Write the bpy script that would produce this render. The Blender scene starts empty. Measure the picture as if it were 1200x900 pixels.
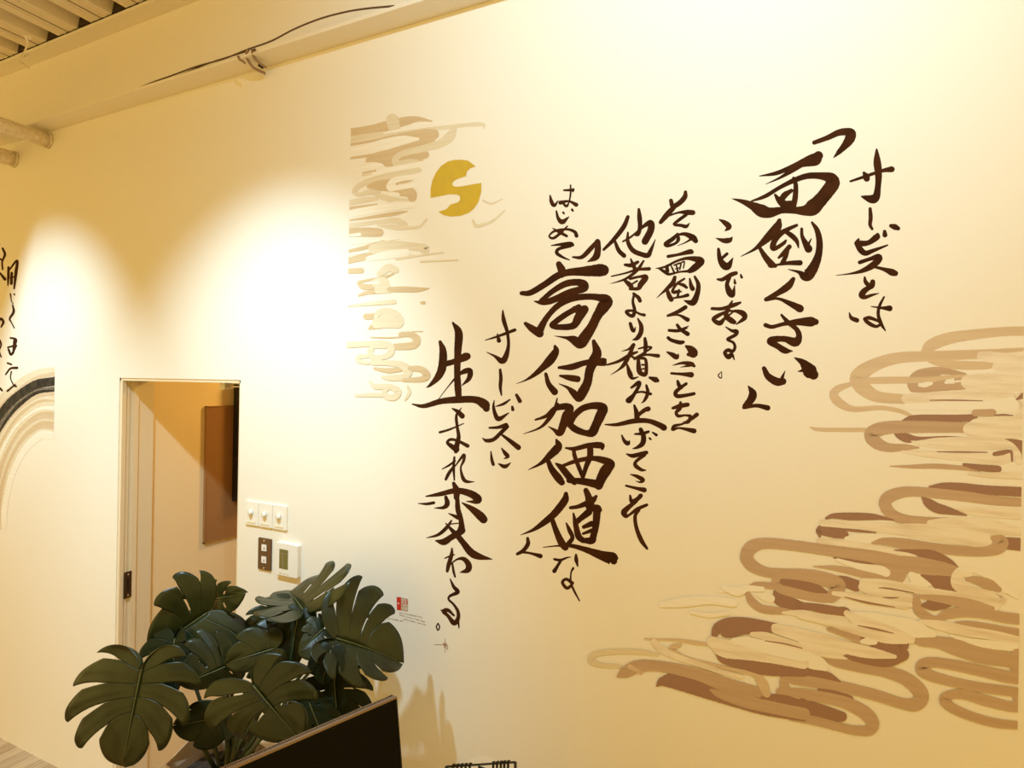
import bpy, math, random
from mathutils import Vector, Matrix
random.seed(7)
PI = math.pi
scene = bpy.context.scene
COL = scene.collection

# ------------------------------------------------------------------ camera
# world: the painted wall is the plane Y=0, the room is at Y<0, X runs along the wall, Z is up
FPX = 680.0; ROLL = math.radians(1.0); YAW = math.radians(25.1); DIST = 1.6; EYE = 1.9
FW = (-math.sin(YAW), math.cos(YAW)); RT = (math.cos(YAW), math.sin(YAW))
camd = bpy.data.cameras.new('camera'); cam = bpy.data.objects.new('camera', camd); COL.objects.link(cam)
camd.sensor_width = 36; camd.lens = FPX / 1200 * 36; camd.clip_start = 0.05
_r = Vector((RT[0], RT[1], 0)); _f = Vector((FW[0], FW[1], 0)); _u = Vector((0, 0, 1))
_cx = math.cos(ROLL) * _r + math.sin(ROLL) * _u
_cy = -math.sin(ROLL) * _r + math.cos(ROLL) * _u
cam.matrix_world = Matrix(((_cx.x, _cy.x, -_f.x, 0), (_cx.y, _cy.y, -_f.y, -DIST), (_cx.z, _cy.z, -_f.z, EYE), (0, 0, 0, 1)))
scene.camera = cam

# ------------------------------------------------------------------ world, lights, exposure
world = bpy.data.worlds.new('world'); scene.world = world; world.use_nodes = True
bg = world.node_tree.nodes['Background']
bg.inputs[0].default_value = (1.0, 0.655, 0.175, 1); bg.inputs[1].default_value = 1.32
def spot(name, loc, target, power, color, size, blend, radius=0.03):
    l = bpy.data.lights.new(name, 'SPOT'); l.energy = power; l.color = color
    l.spot_size = math.radians(size); l.spot_blend = blend; l.shadow_soft_size = radius
    o = bpy.data.objects.new(name, l); COL.objects.link(o); o.location = loc
    o.rotation_euler = (Vector(target) - Vector(loc)).to_track_quat('-Z', 'Y').to_euler()
WARM = (0.60, 0.87, 1.0)
spot('wall_washer', (-3.15, -1.25, 3.25), (-3.28, 0, 1.55), 190, WARM, 61, 1.0)
spot('wall_washer', (-1.50, -1.25, 3.22), (-1.80, 0, 1.42), 200, WARM, 66, 1.0)
spot('wall_washer', (0.00, -1.40, 3.3), (-0.30, 0, 2.80), 95, WARM, 112, 1.0)
spot('corridor_fill', (-2.15, 1.3, 2.4), (-2.6, 0.5, 1.0), 60, (1.0, 0.60, 0.16), 150, 1.0, 0.15)  # added fill light that brightens the corridor, no known fixture
scene.view_settings.view_transform = 'Standard'; scene.view_settings.look = 'None'
scene.view_settings.gamma = 1; scene.view_settings.use_curve_mapping = False
scene.view_settings.exposure = 0.0

# ------------------------------------------------------------------ projecting photo measurements onto real planes
def ray(x, y):
    u = x - 600; v = y - 450; c, s = math.cos(ROLL), math.sin(ROLL)
    u0 = (u * c + v * s) / FPX; v0 = (-u * s + v * c) / FPX
    return Vector((FW[0] + u0 * RT[0], FW[1] + u0 * RT[1], -v0))
EYEP = Vector((0, -DIST, EYE))
def onY(x, y, Y=0.0):
    d = ray(x, y); return EYEP + d * ((Y + DIST) / d.y)
def onX(x, y, X):
    d = ray(x, y); return EYEP + d * (X / d.x)
def onZ(x, y, Z):
    d = ray(x, y); return EYEP + d * ((Z - EYE) / d.z)
def at(x, y, depth):
    return EYEP + ray(x, y) * depth

# ------------------------------------------------------------------ materials
def mat(name, color, rough=0.6, metal=0.0, color2=None, scale=(6, 6, 6), detail=4, ramp=(0.4, 0.6), bump=0.0, bscale=60, coat=0.0, spec=0.5):
    m = bpy.data.materials.new(name); m.use_nodes = True; nt = m.node_tree; b = nt.nodes['Principled BSDF']
    b.inputs['Base Color'].default_value = (*color, 1); b.inputs['Roughness'].default_value = rough
    b.inputs['Metallic'].default_value = metal; b.inputs['Coat Weight'].default_value = coat
    b.inputs['Specular IOR Level'].default_value = spec
    tc = nt.nodes.new('ShaderNodeTexCoord')
    if color2:
        mp = nt.nodes.new('ShaderNodeMapping'); mp.inputs['Scale'].default_value = scale
        nz = nt.nodes.new('ShaderNodeTexNoise'); nz.inputs['Scale'].default_value = 1; nz.inputs['Detail'].default_value = detail
        cr = nt.nodes.new('ShaderNodeValToRGB'); e = cr.color_ramp.elements
        e[0].position = ramp[0]; e[1].position = ramp[1]; e[0].color = (*color, 1); e[1].color = (*color2, 1)
        nt.links.new(tc.outputs['Object'], mp.inputs[0]); nt.links.new(mp.outputs[0], nz.inputs['Vector'])
        nt.links.new(nz.outputs[0], cr.inputs[0]); nt.links.new(cr.outputs[0], b.inputs['Base Color'])
    if bump:
        n2 = nt.nodes.new('ShaderNodeTexNoise'); n2.inputs['Scale'].default_value = bscale; n2.inputs['Detail'].default_value = 5
        bp = nt.nodes.new('ShaderNodeBump'); bp.inputs['Strength'].default_value = bump; bp.inputs['Distance'].default_value = 0.002
        nt.links.new(tc.outputs['Object'], n2.inputs['Vector']); nt.links.new(n2.outputs[0], bp.inputs['Height'])
        nt.links.new(bp.outputs[0], b.inputs['Normal'])
    return m
WALLC = (0.86, 0.82, 0.74)
M = {
 'wall': mat('wall_paint', WALLC, 0.75, bump=0.12, bscale=90, spec=0.2),
 'corridor': mat('corridor_paint', (0.88, 0.72, 0.46), 0.7, spec=0.2),
 'trim': mat('trim_paint', (0.80, 0.70, 0.52), 0.5, spec=0.3),
 'steel': mat('beam_paint', (0.86, 0.81, 0.72), 0.55, spec=0.3, bump=0.05, bscale=30),
 'deck': mat('deck_metal', (0.70, 0.62, 0.50), 0.5, metal=0.0, color2=(0.80, 0.72, 0.60), scale=(30, 2, 30)),
 'dark': mat('flute_shade', (0.05, 0.03, 0.02), 0.9),  # near-black standing in for shade inside the deck flutes
 'ink': mat('ink', (0.062, 0.021, 0.007), 0.8, color2=(0.042, 0.015, 0.006), scale=(15, 15, 15), spec=0.03),
 'd': mat('paint_umber', (0.34, 0.20, 0.14), 0.75, spec=0.15),
 'm': mat('paint_ochre', (0.55, 0.40, 0.28), 0.75, color2=(0.51, 0.365, 0.25), scale=(4, 4, 90), spec=0.15),
 'l': mat('paint_sand', (0.67, 0.53, 0.37), 0.75, color2=(0.63, 0.49, 0.34), scale=(4, 4, 90), spec=0.15),
 's': mat('paint_dry_sand', (0.84, 0.77, 0.66), 0.75, color2=(0.70, 0.59, 0.46), scale=(9, 9, 75), detail=7, ramp=(0.44, 0.72), spec=0.15),
 'p': mat('paint_pale', (0.76, 0.68, 0.52), 0.75, color2=(0.72, 0.63, 0.47), scale=(5, 5, 120), spec=0.15),
 'q': mat('paint_haze', (0.89, 0.86, 0.79), 0.75, color2=(0.86, 0.81, 0.72), scale=(4, 4, 120), spec=0.15),
 't': mat('paint_tan', (0.66, 0.52, 0.33), 0.75, color2=(0.62, 0.48, 0.30), scale=(5, 5, 90), spec=0.15),
 'w': mat('paint_white', (0.90, 0.87, 0.80), 0.75, color2=(0.85, 0.80, 0.70), scale=(5, 5, 140), spec=0.15),
 'c': mat('paint_cream', WALLC, 0.75, spec=0.15),
 'gold': mat('paint_gold', (0.62, 0.43, 0.045), 0.6, color2=(0.58, 0.40, 0.05), scale=(30, 30, 30), spec=0.2),
 'black': mat('paint_black_wash', (0.020, 0.018, 0.016), 0.7, color2=(0.05, 0.04, 0.03), scale=(25, 25, 25), spec=0.2),
 'grey': mat('paint_grey_wash', (0.12, 0.10, 0.08), 0.7, color2=(0.26, 0.21, 0.15), scale=(30, 30, 30), spec=0.2),
 'red': mat('seal_red', (0.62, 0.03, 0.015), 0.6),
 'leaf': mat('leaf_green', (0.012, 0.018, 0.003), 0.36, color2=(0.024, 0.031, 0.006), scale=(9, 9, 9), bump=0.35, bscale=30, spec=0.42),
 'leafdark': mat('leaf_dark_shaded', (0.008, 0.014, 0.004), 0.45, color2=(0.013, 0.021, 0.006), scale=(9, 9, 9), bump=0.2, bscale=25, spec=0.2),  # darker green, also carries painted-in shadow on a lower leaf
 'rib': mat('leaf_midrib', (0.085, 0.10, 0.03), 0.45),
 'stem': mat('stem_green', (0.035, 0.05, 0.014), 0.5, color2=(0.06, 0.06, 0.02), scale=(20, 20, 20)),
 'kraft': mat('planter_paper', (0.62, 0.47, 0.34), 0.8, color2=(0.56, 0.42, 0.30), scale=(12, 12, 12), bump=0.3, bscale=20),
 'soil': mat('soil', (0.035, 0.022, 0.014), 0.95, color2=(0.08, 0.05, 0.03), scale=(60, 60, 60), bump=0.8, bscale=80),
 'screen': mat('screen_glass', (0.006, 0.005, 0.004), 0.3, spec=0.05),
 'shell': mat('monitor_shell', (0.22, 0.15, 0.10), 0.35, metal=0.4),
 'blackplastic': mat('black_plastic', (0.012, 0.010, 0.009), 0.4),
 'white': mat('white_plastic', (0.86, 0.84, 0.79), 0.4),
 'brownplate': mat('brown_plate', (0.10, 0.045, 0.018), 0.45, color2=(0.14, 0.07, 0.03), scale=(300, 300, 300)),
 'lcd': mat('lcd_olive', (0.17, 0.16, 0.05), 0.3),
 'lcd2': mat('lcd_digits', (0.30, 0.22, 0.14), 0.4),
 'bronze': mat('latch_bronze', (0.07, 0.04, 0.022), 0.4, metal=0.4),
 'board': mat('brown_board', (0.36, 0.19, 0.08), 0.4, color2=(0.33, 0.17, 0.07), scale=(2, 2, 2)),
 'chrome': mat('fixture_metal', (0.85, 0.82, 0.75), 0.2, metal=0.8),
 'cable': mat('brown_cable', (0.11, 0.055, 0.025), 0.5),
 'strap': mat('strap_brown', (0.30, 0.19, 0.11), 0.5),
 'duct': mat('duct_wrap', (0.66, 0.56, 0.44), 0.55, color2=(0.78, 0.70, 0.58), scale=(60, 60, 60), bump=0.8, bscale=50),
 'plank': mat('floor_plank_a', (0.52, 0.38, 0.24), 0.45, color2=(0.43, 0.30, 0.18), scale=(60, 3, 5)),
 'plank2': mat('floor_plank_b', (0.64, 0.50, 0.34), 0.45, color2=(0.54, 0.41, 0.27), scale=(60, 3, 5)),
 'plank3': mat('floor_plank_c', (0.58, 0.45, 0.31), 0.45, color2=(0.46, 0.34, 0.22), scale=(60, 3, 5)),
 'gap': mat('floor_joint', (0.10, 0.07, 0.04), 0.9),
 'desk': mat('desk_wood', (0.55, 0.42, 0.28), 0.45, color2=(0.46, 0.34, 0.22), scale=(3, 40, 3)),
}

# ------------------------------------------------------------------ object helpers
def link(name, verts, faces, material, parent=None, smooth=False):
    me = bpy.data.meshes.new(name); me.from_pydata([tuple(v) for v in verts], [], faces); me.update()
    mats = material if isinstance(material, list) else [material]
    for mm in mats: me.materials.append(M[mm] if isinstance(mm, str) else mm)
    if smooth:
        for p in me.polygons: p.use_smooth = True
    o = bpy.data.objects.new(name, me); COL.objects.link(o)
    if parent is not None: o.parent = parent
    return o
def thing(name, label, cat, loc=(0, 0, 0), group=None):
    o = bpy.data.objects.new(name, None); COL.objects.link(o); o.location = loc; o.empty_display_size = 0.05
    o['label'] = label; o['category'] = cat
    if group: o['group'] = group
    return o
def put(o, root):
    """geometry given in world space, hung under an Empty at root.location"""
    o.parent = root; o.matrix_parent_inverse = Matrix.Translation(-root.location); return o
def struct(o, label=None, cat=None):
    o['kind'] = 'structure'
    if label: o['label'] = label
    if cat: o['category'] = cat
    return o
class MB:
    def __init__(s): s.v = []; s.f = []
    def box(s, a, b):
        x0, y0, z0 = [min(a[i], b[i]) for i in range(3)]; x1, y1, z1 = [max(a[i], b[i]) for i in range(3)]
        n = len(s.v); s.v += [(x0,y0,z0),(x1,y0,z0),(x1,y1,z0),(x0,y1,z0),(x0,y0,z1),(x1,y0,z1),(x1,y1,z1),(x0,y1,z1)]
        s.f += [tuple(n+i for i in q) for q in ((0,3,2,1),(4,5,6,7),(0,1,5,4),(1,2,6,5),(2,3,7,6),(3,0,4,7))]; return s
    def obox(s, o, ax, ay, az):
        """box from corner o with three edge vectors"""
        n = len(s.v); o = Vector(o)
        s.v += [o, o+ax, o+ax+ay, o+ay, o+az, o+ax+az, o+ax+ay+az, o+ay+az]
        s.f += [tuple(n+i for i in q) for q in ((0,3,2,1),(4,5,6,7),(0,1,5,4),(1,2,6,5),(2,3,7,6),(3,0,4,7))]; return s
    def tube(s, pts, rad, seg=8, cap=True):
        pts = [Vector(p) for p in pts]; n0 = len(s.v); k = len(pts)
        rad = rad if isinstance(rad, (list, tuple)) else [rad]*k
        up = Vector((0.13, 0.21, 0.97)).normalized()
        for i, p in enumerate(pts):
            t = (pts[min(i+1, k-1)] - pts[max(i-1, 0)]).normalized()
            a = t.cross(up); a = a.normalized() if a.length > 1e-4 else t.orthogonal().normalized()
            b = t.cross(a); up = a.cross(t) if a.cross(t).length > 0 else up
            for j in range(seg):
                w = 2*PI*j/seg; s.v.append(p + (a*math.cos(w) + b*math.sin(w))*rad[i])
        for i in range(k-1):
            for j in range(seg):
                q = n0+i*seg; s.f.append((q+j, q+(j+1)%seg, q+seg+(j+1)%seg, q+seg+j))
        if cap: s.f += [tuple(n0+j for j in reversed(range(seg))), tuple(n0+(k-1)*seg+j for j in range(seg))]
        return s
    def out(s, name, m, parent=None, smooth=False): 
        o = link(name, s.v, s.f, m, None, smooth)
        if parent is not None: put(o, parent)
        return o
def catmull(P, step):
    """P: list of tuples, any dimension; returns samples about `step` apart (measured in the first two dims)"""
    out = []; n = len(P)
    if n == 1: return [P[0]]
    for i in range(n-1):
        p0 = P[i-1] if i > 0 else tuple(2*a-b for a, b in zip(P[0], P[1]))
        p3 = P[i+2] if i+2 < n else tuple(2*a-b for a, b in zip(P[-1], P[-2]))
        p1, p2 = P[i], P[i+1]; L = math.dist(p1[:2], p2[:2]); k = max(2, int(L/step)+1)
        for j in range(k):
            t = j/k
            out.append(tuple(0.5*((2*b) + (-a+c)*t + (2*a-5*b+4*c-d)*t*t + (-a+3*b-3*c+d)*t*t*t) for a, b, c, d in zip(p0, p1, p2, p3)))
    out.append(P[-1]); return out

# ------------------------------------------------------------------ paint on the wall: brush ribbons measured in the photo, laid on the wall plane
class Paint:
    def __init__(s, tile, scale, xlim=(-99, 99)):
        s.t = tile; s.k = scale; s.xlim = xlim; s.v = []; s.f = []
    def P(s, x, y, h):
        p = onY(s.t[0] + x/s.k, s.t[1] + y/s.k, 0.0)
        return (min(max(p.x, s.xlim[0]), s.xlim[1]), -h, p.z)
    def ribbon(s, pts, h, jit=0.0, fat=1.0):
        pts = [(a, b, w*fat+(0.8 if fat > 1 else 0)) for a, b, w in pts]
        S = catmull(pts, 1.1*s.k); S = [(a[0], a[1], max(a[2], 0.4)) for a in S]
        n0 = len(s.v); k = len(S); dh = 0.000006/max(k, 1); rows = []
        for i, (x, y, w) in enumerate(S):
            a = S[max(i-1, 0)]; b = S[min(i+1, k-1)]
            dx, dy = b[0]-a[0], b[1]-a[1]; L = math.hypot(dx, dy) or 1
            nx, ny = -dy/L, dx/L; r = w/2
            if jit: r *= 1 + random.uniform(-jit, jit)
            rows.append(((x+nx*r, y+ny*r), (x-nx*r, y-ny*r), (dx/L, dy/L), (x, y, w/2)))
        for i, (l, r, _, _) in enumerate(rows):
            s.v += [s.P(*l, h+i*dh), s.P(*r, h+i*dh)]
        for i in range(k-1):
            q = n0+2*i; s.f.append((q, q+1, q+3, q+2))
        for e, sg in ((0, -1), (k-1, 1)):
            l, r, d, (x, y, rr) = rows[e]; nb = len(s.v); hh = h+e*dh; a0 = math.atan2(l[1]-y, l[0]-x)
            seq = []
            for j in range(0, 7):
                w = a0 - sg*PI*j/6
                s.v.append(s.P(x+rr*math.cos(w), y+rr*math.sin(w), hh)); seq.append(nb+j)
            s.f.append(tuple(seq))
    def poly(s, pts, h):
        n0 = len(s.v); s.v += [s.P(x, y, h) for x, y in pts]; s.f.append(tuple(range(n0, n0+len(pts))))
    def out(s, name, m, root, label=None):
        o = link(name, s.v, s.f, m); put(o, root)
        if label: o['label'] = label
        return o
def parse(txt):
    return [[tuple(float(c) for c in p.split(',')) for p in st.split()] for st in txt.split(';') if st.strip()]
# ------------------------------------------------------------------ setting
ZF = 0.033            # floor level
XJ = onY(140, 443).x  # left jamb of the doorway
XR = onY(280, 560).x  # right side of the doorway
ZD = 1.897; TH = 0.13; ZT = 3.60
XW0, XW1 = -6.2, 2.6
def wallpiece():
    b = MB(); b.box((XW0, 0, ZF), (XJ, TH, ZT)); b.box((XR, 0, ZF), (XW1, TH, ZT)); b.box((XJ, 0, ZD), (XR, TH, ZT)); return b
struct(wallpiece().out('wall_back', 'wall'))
# corridor behind the doorway
struct(MB().box((XJ-0.10, TH, ZF), (XJ-0.008, 3.0, 2.6)).out('wall_corridor_left', 'corridor'))
struct(MB().box((-0.75, TH, ZF), (-0.65, 3.0, 2.6)).out('wall_corridor_right', 'corridor'))
struct(MB().box((XJ-0.10, 3.0, ZF), (-0.65, 3.1, 2.6)).out('wall_corridor_end', 'corridor'))
struct(MB().box((XJ-0.10, TH, 2.6), (-0.65, 3.1, 2.7)).out('ceiling_corridor', 'corridor'))
# door frame lining with the ridges of a sliding door pocket
tr = struct(MB().box((XJ, 0.004, ZF), (XJ+0.012, TH+0.02, ZD)).out('trim_1', 'trim'))
for (y0, y1, dx) in ((0.002, 0.020, 0.020), (0.030, 0.036, 0.017), (0.052, 0.074, 0.022)):
    put(MB().box((XJ+0.010, y0, ZF), (XJ+dx, y1, ZD)).out('moulding', 'trim'), tr)
struct(MB().box((XJ, 0.004, ZD-0.012), (XR, TH, ZD)).out('trim_2', 'trim'))
struct(MB().box((XR-0.010, 0.004, ZF), (XR, TH, ZD)).out('trim_3', 'trim'))
# floor: boards running away from the painted wall
fl = struct(MB().box((XW0, -5.0, -0.06), (XW1, 3.0, ZF-0.012)).out('floor', 'gap'))
bw = 0.074; x = -6.2; i = 0; cache = {}
while x < -1.0:
    key = ('plank', 'plank2', 'plank3')[(i*7+i//3) % 3]
    if key not in cache:
        b = MB().box((0, -4.6, ZF-0.012), (bw-0.0035, 2.98, ZF)); cache[key] = link('plank', b.v, b.f, key).data
        bpy.data.objects.remove([o for o in COL.objects if o.data == cache[key]][0])
    o = bpy.data.objects.new('plank', cache[key]); COL.objects.link(o); o.location = (x, 0, random.uniform(-0.0006, 0.0)); o.parent = fl
    x += bw; i += 1
b = MB().box((-1.0, -4.6, ZF-0.012), (XW1, 2.98, ZF-0.001)); put(b.out('plank_field', 'plank3'), fl)['kind'] = 'stuff'

# steel beam along the top of the wall
beam = thing('ceiling_beam', 'cream painted steel channel beam running along the top of the lettered wall', 'beam', (-1.8, -0.04, 3.093))
ZB = 3.093
FR = -0.085; WEB = -0.012; ZU = 3.44
put(MB().box((XW0, FR, ZB), (XW1, -0.001, ZB+0.012)).out('bottom_flange', 'steel'), beam)
put(MB().box((XW0, WEB, ZB+0.012), (XW1, -0.001, ZU)).out('web', 'steel'), beam)
put(MB().box((XW0, FR, ZU), (XW1, -0.001, ZU+0.013)).out('top_flange', 'steel'), beam)

# ribbed metal deck ceiling
ZK = ZU+0.016
ceil = struct(MB().box((XW0, -5.0, ZK+0.075), (XW1, 0.1, ZK+0.12)).out('ceiling', 'deck'))
pitch = 0.247; w_low = 0.150; w_t = 0.03; h = 0.060
x0 = onZ(73, 42, ZK).x - 0.5*(pitch-w_low) + 0.012
rb = MB(); yb, ya = -0.088, -4.9
pr = [(0, 0), (w_low, 0), (w_low+w_t*0.6, h), (pitch-w_t*0.6, h), (pitch, 0)]
prof_v = []; 
for (px, pz) in pr: prof_v += [(px, ya, pz), (px, yb, pz)]
rb.v = prof_v; rb.f = [(2*i, 2*i+1, 2*i+3, 2*i+2) for i in range(4)]
# stiffening grooves along the low flat
for gx in (0.048, 0.100): rb.box((gx, ya, -0.003), (gx+0.004, yb, 0.0))
n = len(rb.v)
rm = link('deck_rib', rb.v, rb.f, 'deck').data
bpy.data.objects.remove([o for o in COL.objects if o.data == rm][0])
gm = MB().box((0.0745, ya, -0.0015), (0.0775, yb, 0.0)); gl = link('seam', gm.v, gm.f, 'cable').data
bpy.data.objects.remove([o for o in COL.objects if o.data == gl][0])
em = MB().box((w_low+0.008, yb, 0.004), (pitch-0.008, yb+0.06, h-0.002)); el = link('flute_shade_block', em.v, em.f, 'dark').data  # dark block that paints in the shade of each open flute end
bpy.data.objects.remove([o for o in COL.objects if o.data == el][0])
k0 = int((XW0-x0)/pitch); 
for k in range(k0, k0+34):
    x = x0 + k*pitch + 0.02
    if x > XW1-0.3: break
    o = bpy.data.objects.new('deck_rib', rm); COL.objects.link(o); o.location = (x, 0, ZK); o.parent = ceil
    s_ = bpy.data.objects.new('seam', gl); COL.objects.link(s_); s_.parent = o
    e_ = bpy.data.objects.new('flute_shade_block', el); COL.objects.link(e_); e_.parent = o

# ------------------------------------------------------------------ things on the ceiling and beam
# two insulated pipes that run into the wall at the left
def pipe(cx, cz, r, label):
    t = thing('insulated_pipe', label, 'pipe', (cx, -0.05, cz), 'wrapped pipes entering the wall at the left')
    N = 60; pts = [(cx, -0.004-2.6*i/N, cz) for i in range(N+1)]
    rad = [r*(1+0.04*math.sin(i*2.1)+0.03*random.random()) for i in range(N+1)]
    MB().tube(pts, rad, 14).out('wrap', 'duct', t, True)
    MB().tube([(cx, -0.001, cz), (cx, -0.010, cz)], r*1.18, 16).out('wall_collar', 'duct', t, True)
pc = onY(54, 164, -0.012); pipe(pc.x, pc.z, 0.033, 'pale wrapped pipe entering the wall just under the beam')
pc = onY(14, 186, -0.012); pipe(pc.x, pc.z, 0.036, 'pale wrapped pipe, shorter in view, below the other at the left edge')
# cables lying on the bottom flange
zc = ZB+0.012
def flange_pt(x, y): return onY(x, y, FR+0.004)
t = thing('cable_run', 'brown cables lying along the lower flange of the beam', 'cable', (-2.0, FR+0.01, zc))
def cable(px, r, name='cable', yy=FR+0.006):
    pts = [onY(a, b, yy) for a, b in catmull(px, 6)]
    MB().tube(pts, r, 6).out(name, 'cable', t, True)
cable([(78, 131), (92, 126), (106, 122)], 0.0022)
cable([(158, 105), (180, 96), (200, 89), (230, 78), (262, 69), (290, 58), (318, 48), (345, 34), (375, 22), (405, 14), (430, 10), (462, 7)], 0.0030)
cable([(166, 102), (190, 95), (215, 86), (245, 74), (270, 66), (292, 59)], 0.0028, yy=FR+0.012)
cable([(205, 90), (240, 79), (265, 71), (288, 64)], 0.0022, yy=FR+0.002)
# strap clamp over the flange
t2 = thing('cable_clamp', 'brown strap clamp hooked over the beam flange holding the cables', 'clamp', tuple(onY(293, 66, FR)))
def strap(px, yy0, yy1, r):
    n = len(px); C = catmull([(a, b, yy0+(yy1-yy0)*i/(n-1)) for i, (a, b) in enumerate(px)], 2)
    MB().tube([onY(a, b, y) for a, b, y in C], r, 6).out('strap', 'strap', t2, True)
strap([(290, 59), (289, 66), (292, 73), (297, 79), (304, 83), (311, 86)], FR-0.006, -0.02, 0.0052)
strap([(295, 58), (297, 66), (302, 72), (307, 76), (312, 79)], FR-0.006, -0.03, 0.0048)
strap([(279, 66), (281, 70), (285, 72), (287, 74)], FR-0.004, FR-0.006, 0.0045)
MB().obox(onY(305, 79, -0.035), Vector((0.014, 0, -0.010)), Vector((0, -0.012, 0)), Vector((0.006, 0, 0.010))).out('clip', 'blackplastic', t2)
MB().tube([onY(296, 59, FR-0.008), onY(299, 58, FR-0.008)], 0.004, 8).out('bolt', 'cable', t2)
# wire hanger on the deck
t3 = thing('wire_hanger', 'thin pale wire hanger hooked between the ribbed ceiling and the beam', 'hanger', tuple(onY(30, 42, -0.35)))
W = catmull([(29, 42, -0.35), (32, 48, -0.34), (31, 55, -0.30), (29, 60, -0.25), (27, 66, -0.20), (32, 64, -0.20)], 2)
MB().tube([onY(a, b, y) for a, b, y in W], 0.004, 6).out('wire', 'chrome', t3, True)
MB().tube([onY(29, 41, -0.36), onY(34, 44, -0.36)], 0.008, 8).out('hook', 'duct', t3)
MB().tube([onY(24, 72, FR-0.002), onY(30, 77, FR-0.002), onY(34, 80, FR-0.002)], 0.0035, 6).out('clip', 'duct', t3)

# ------------------------------------------------------------------ fittings round the doorway
lt = thing('latch_plate', 'dark bronze latch plate set into the left jamb of the doorway', 'latch', tuple(onX(150, 685, XJ+0.022)))
a = onX(146, 671, XJ+0.022); c = onX(154, 699, XJ+0.022)
put(MB().box((XJ+0.020, a.y-0.001, c.z), (XJ+0.0245, a.y+0.030, a.z)).out('plate', 'bronze'), lt)
put(MB().box((XJ+0.0235, a.y+0.010, c.z+0.03), (XJ+0.0255, a.y+0.020, a.z-0.03)).out('keeper_slot', 'blackplastic'), lt)
for z in (a.z-0.012, c.z+0.012): put(MB().tube([(XJ+0.024, a.y+0.015, z), (XJ+0.0262, a.y+0.015, z)], 0.004, 10).out('screw', 'chrome'), lt)
xb = XJ-0.008
A = onX(240, 476, xb); Bt = onX(240, 636, xb)
bd = thing('wall_board', 'brown board hung on the corridor wall, seen through the doorway', 'board', (xb+0.01, A.y+0.2, Bt.z))
put(MB().box((xb, A.y+0.004, Bt.z+0.004), (xb+0.010, A.y+0.62, A.z-0.004)).out('panel', 'board'), bd)
for q in (((xb, A.y, Bt.z), (xb+0.013, A.y+0.005, A.z)), ((xb, A.y, A.z-0.005), (xb+0.013, A.y+0.625, A.z)), ((xb, A.y, Bt.z), (xb+0.013, A.y+0.625, Bt.z+0.005))):
    put(MB().box(*q).out('edge_strip', 'board'), bd)
S0 = onX(277, 588, xb+0.05); S1 = onX(279.5, 447, xb+0.05)
sc = thing('wall_screen', 'narrow black upright panel beside the brown board in the corridor', 'panel', (xb+0.05, S0.y, S0.z))
put(MB().box((xb+0.016, S0.y, S0.z), (xb+0.05, S0.y+0.30, S1.z)).out('panel', 'blackplastic'), sc)
put(MB().box((xb, S0.y+0.1, S0.z+0.1), (xb+0.016, S0.y+0.2, S1.z-0.1)).out('bracket', 'blackplastic'), sc)
# small lamp arm at the top right of the opening
p = onY(262, 452, 0.10); q2 = onY(281, 452, 0.04)
dc = thing('door_closer', 'small bright metal closer arm at the top right of the doorway', 'door closer', tuple(p))
put(MB().box((p.x-0.012, p.y-0.01, p.z-0.016), (p.x+0.020, p.y+0.03, p.z+0.012)).out('head', 'white'), dc)
MB().tube([p+Vector((0.01, 0, 0.006)), (p+q2)/2+Vector((0, 0, 0.014)), q2+Vector((0, 0, 0.010))], 0.005, 8).out('arm', 'chrome', dc, True)
MB().tube([p+Vector((0.01, 0, -0.004)), q2+Vector((0, 0, -0.004))], 0.003, 8).out('rod', 'chrome', dc, True)

# switches and thermostat: rectangles measured on the wall
def plate(px0, px1, d, inset=0.0):
    a = onY(*px0); b = onY(*px1); return a.x, b.x, b.z, a.z
def rbox(x0, x1, z0, z1, y0, y1, r=0.004):
    """rounded-corner plate standing off the wall"""
    b = MB(); pts = []
    for cx, cz, s in ((x1-r, z1-r, 0), (x0+r, z1-r, 1), (x0+r, z0+r, 2), (x1-r, z0+r, 3)):
        for j in range(4):
            w = PI/2*(s + j/3); pts.append((cx+r*math.cos(w), cz+r*math.sin(w)))
    n = len(pts); e = 0.0012
    cx, cz = (x0+x1)/2, (z0+z1)/2
    for y, k in ((y0, 0), (y1+e, 0), (y1, e)):
        for (px, pz) in pts: b.v.append((px-k*(1 if px > cx else -1), y, pz-k*(1 if pz > cz else -1)))
    for L in (0, 1):
        for j in range(n): b.f.append((L*n+j, L*n+(j+1) % n, (L+1)*n+(j+1) % n, (L+1)*n+j))
    b.f.append(tuple(2*n+j for j in range(n))); return b
sx0, sx1, sz0, sz1 = plate((289, 588), (337.5, 624), 0)
sz1 = onY(289, 586).z; sz0 = onY(315, 618).z
sw = thing('light_switch', 'white three gang light switch on the wall right of the doorway', 'switch', ((sx0+sx1)/2, 0, sz0))
w3 = (sx1-sx0)/3
for k in range(3):
    x = sx0+k*w3
    put(rbox(x+0.0008, x+w3-0.0008, sz0, sz1, 0, -0.008, 0.003).out('switch_plate', 'white'), sw)
    put(MB().box((x+w3*0.2, -0.0095, sz0+0.008), (x+w3*0.8, -0.008, sz0+0.014)).out('label_strip', 'trim'), sw)
    kb = MB().tube([(x+w3/2, -0.008, (sz0+sz1)/2+0.004), (x+w3/2, -0.020, (sz0+sz1)/2+0.004), (x+w3/2, -0.022, (sz0+sz1)/2+0.004)], [0.0105, 0.0095, 0.007], 16)
    put(kb.out('knob', 'white', None, True), sw)
    put(MB().box((x+w3/2-0.0015, -0.0235, (sz0+sz1)/2-0.004), (x+w3/2+0.0015, -0.0215, (sz0+sz1)/2+0.013)).out('pointer', 'trim'), sw)
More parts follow.
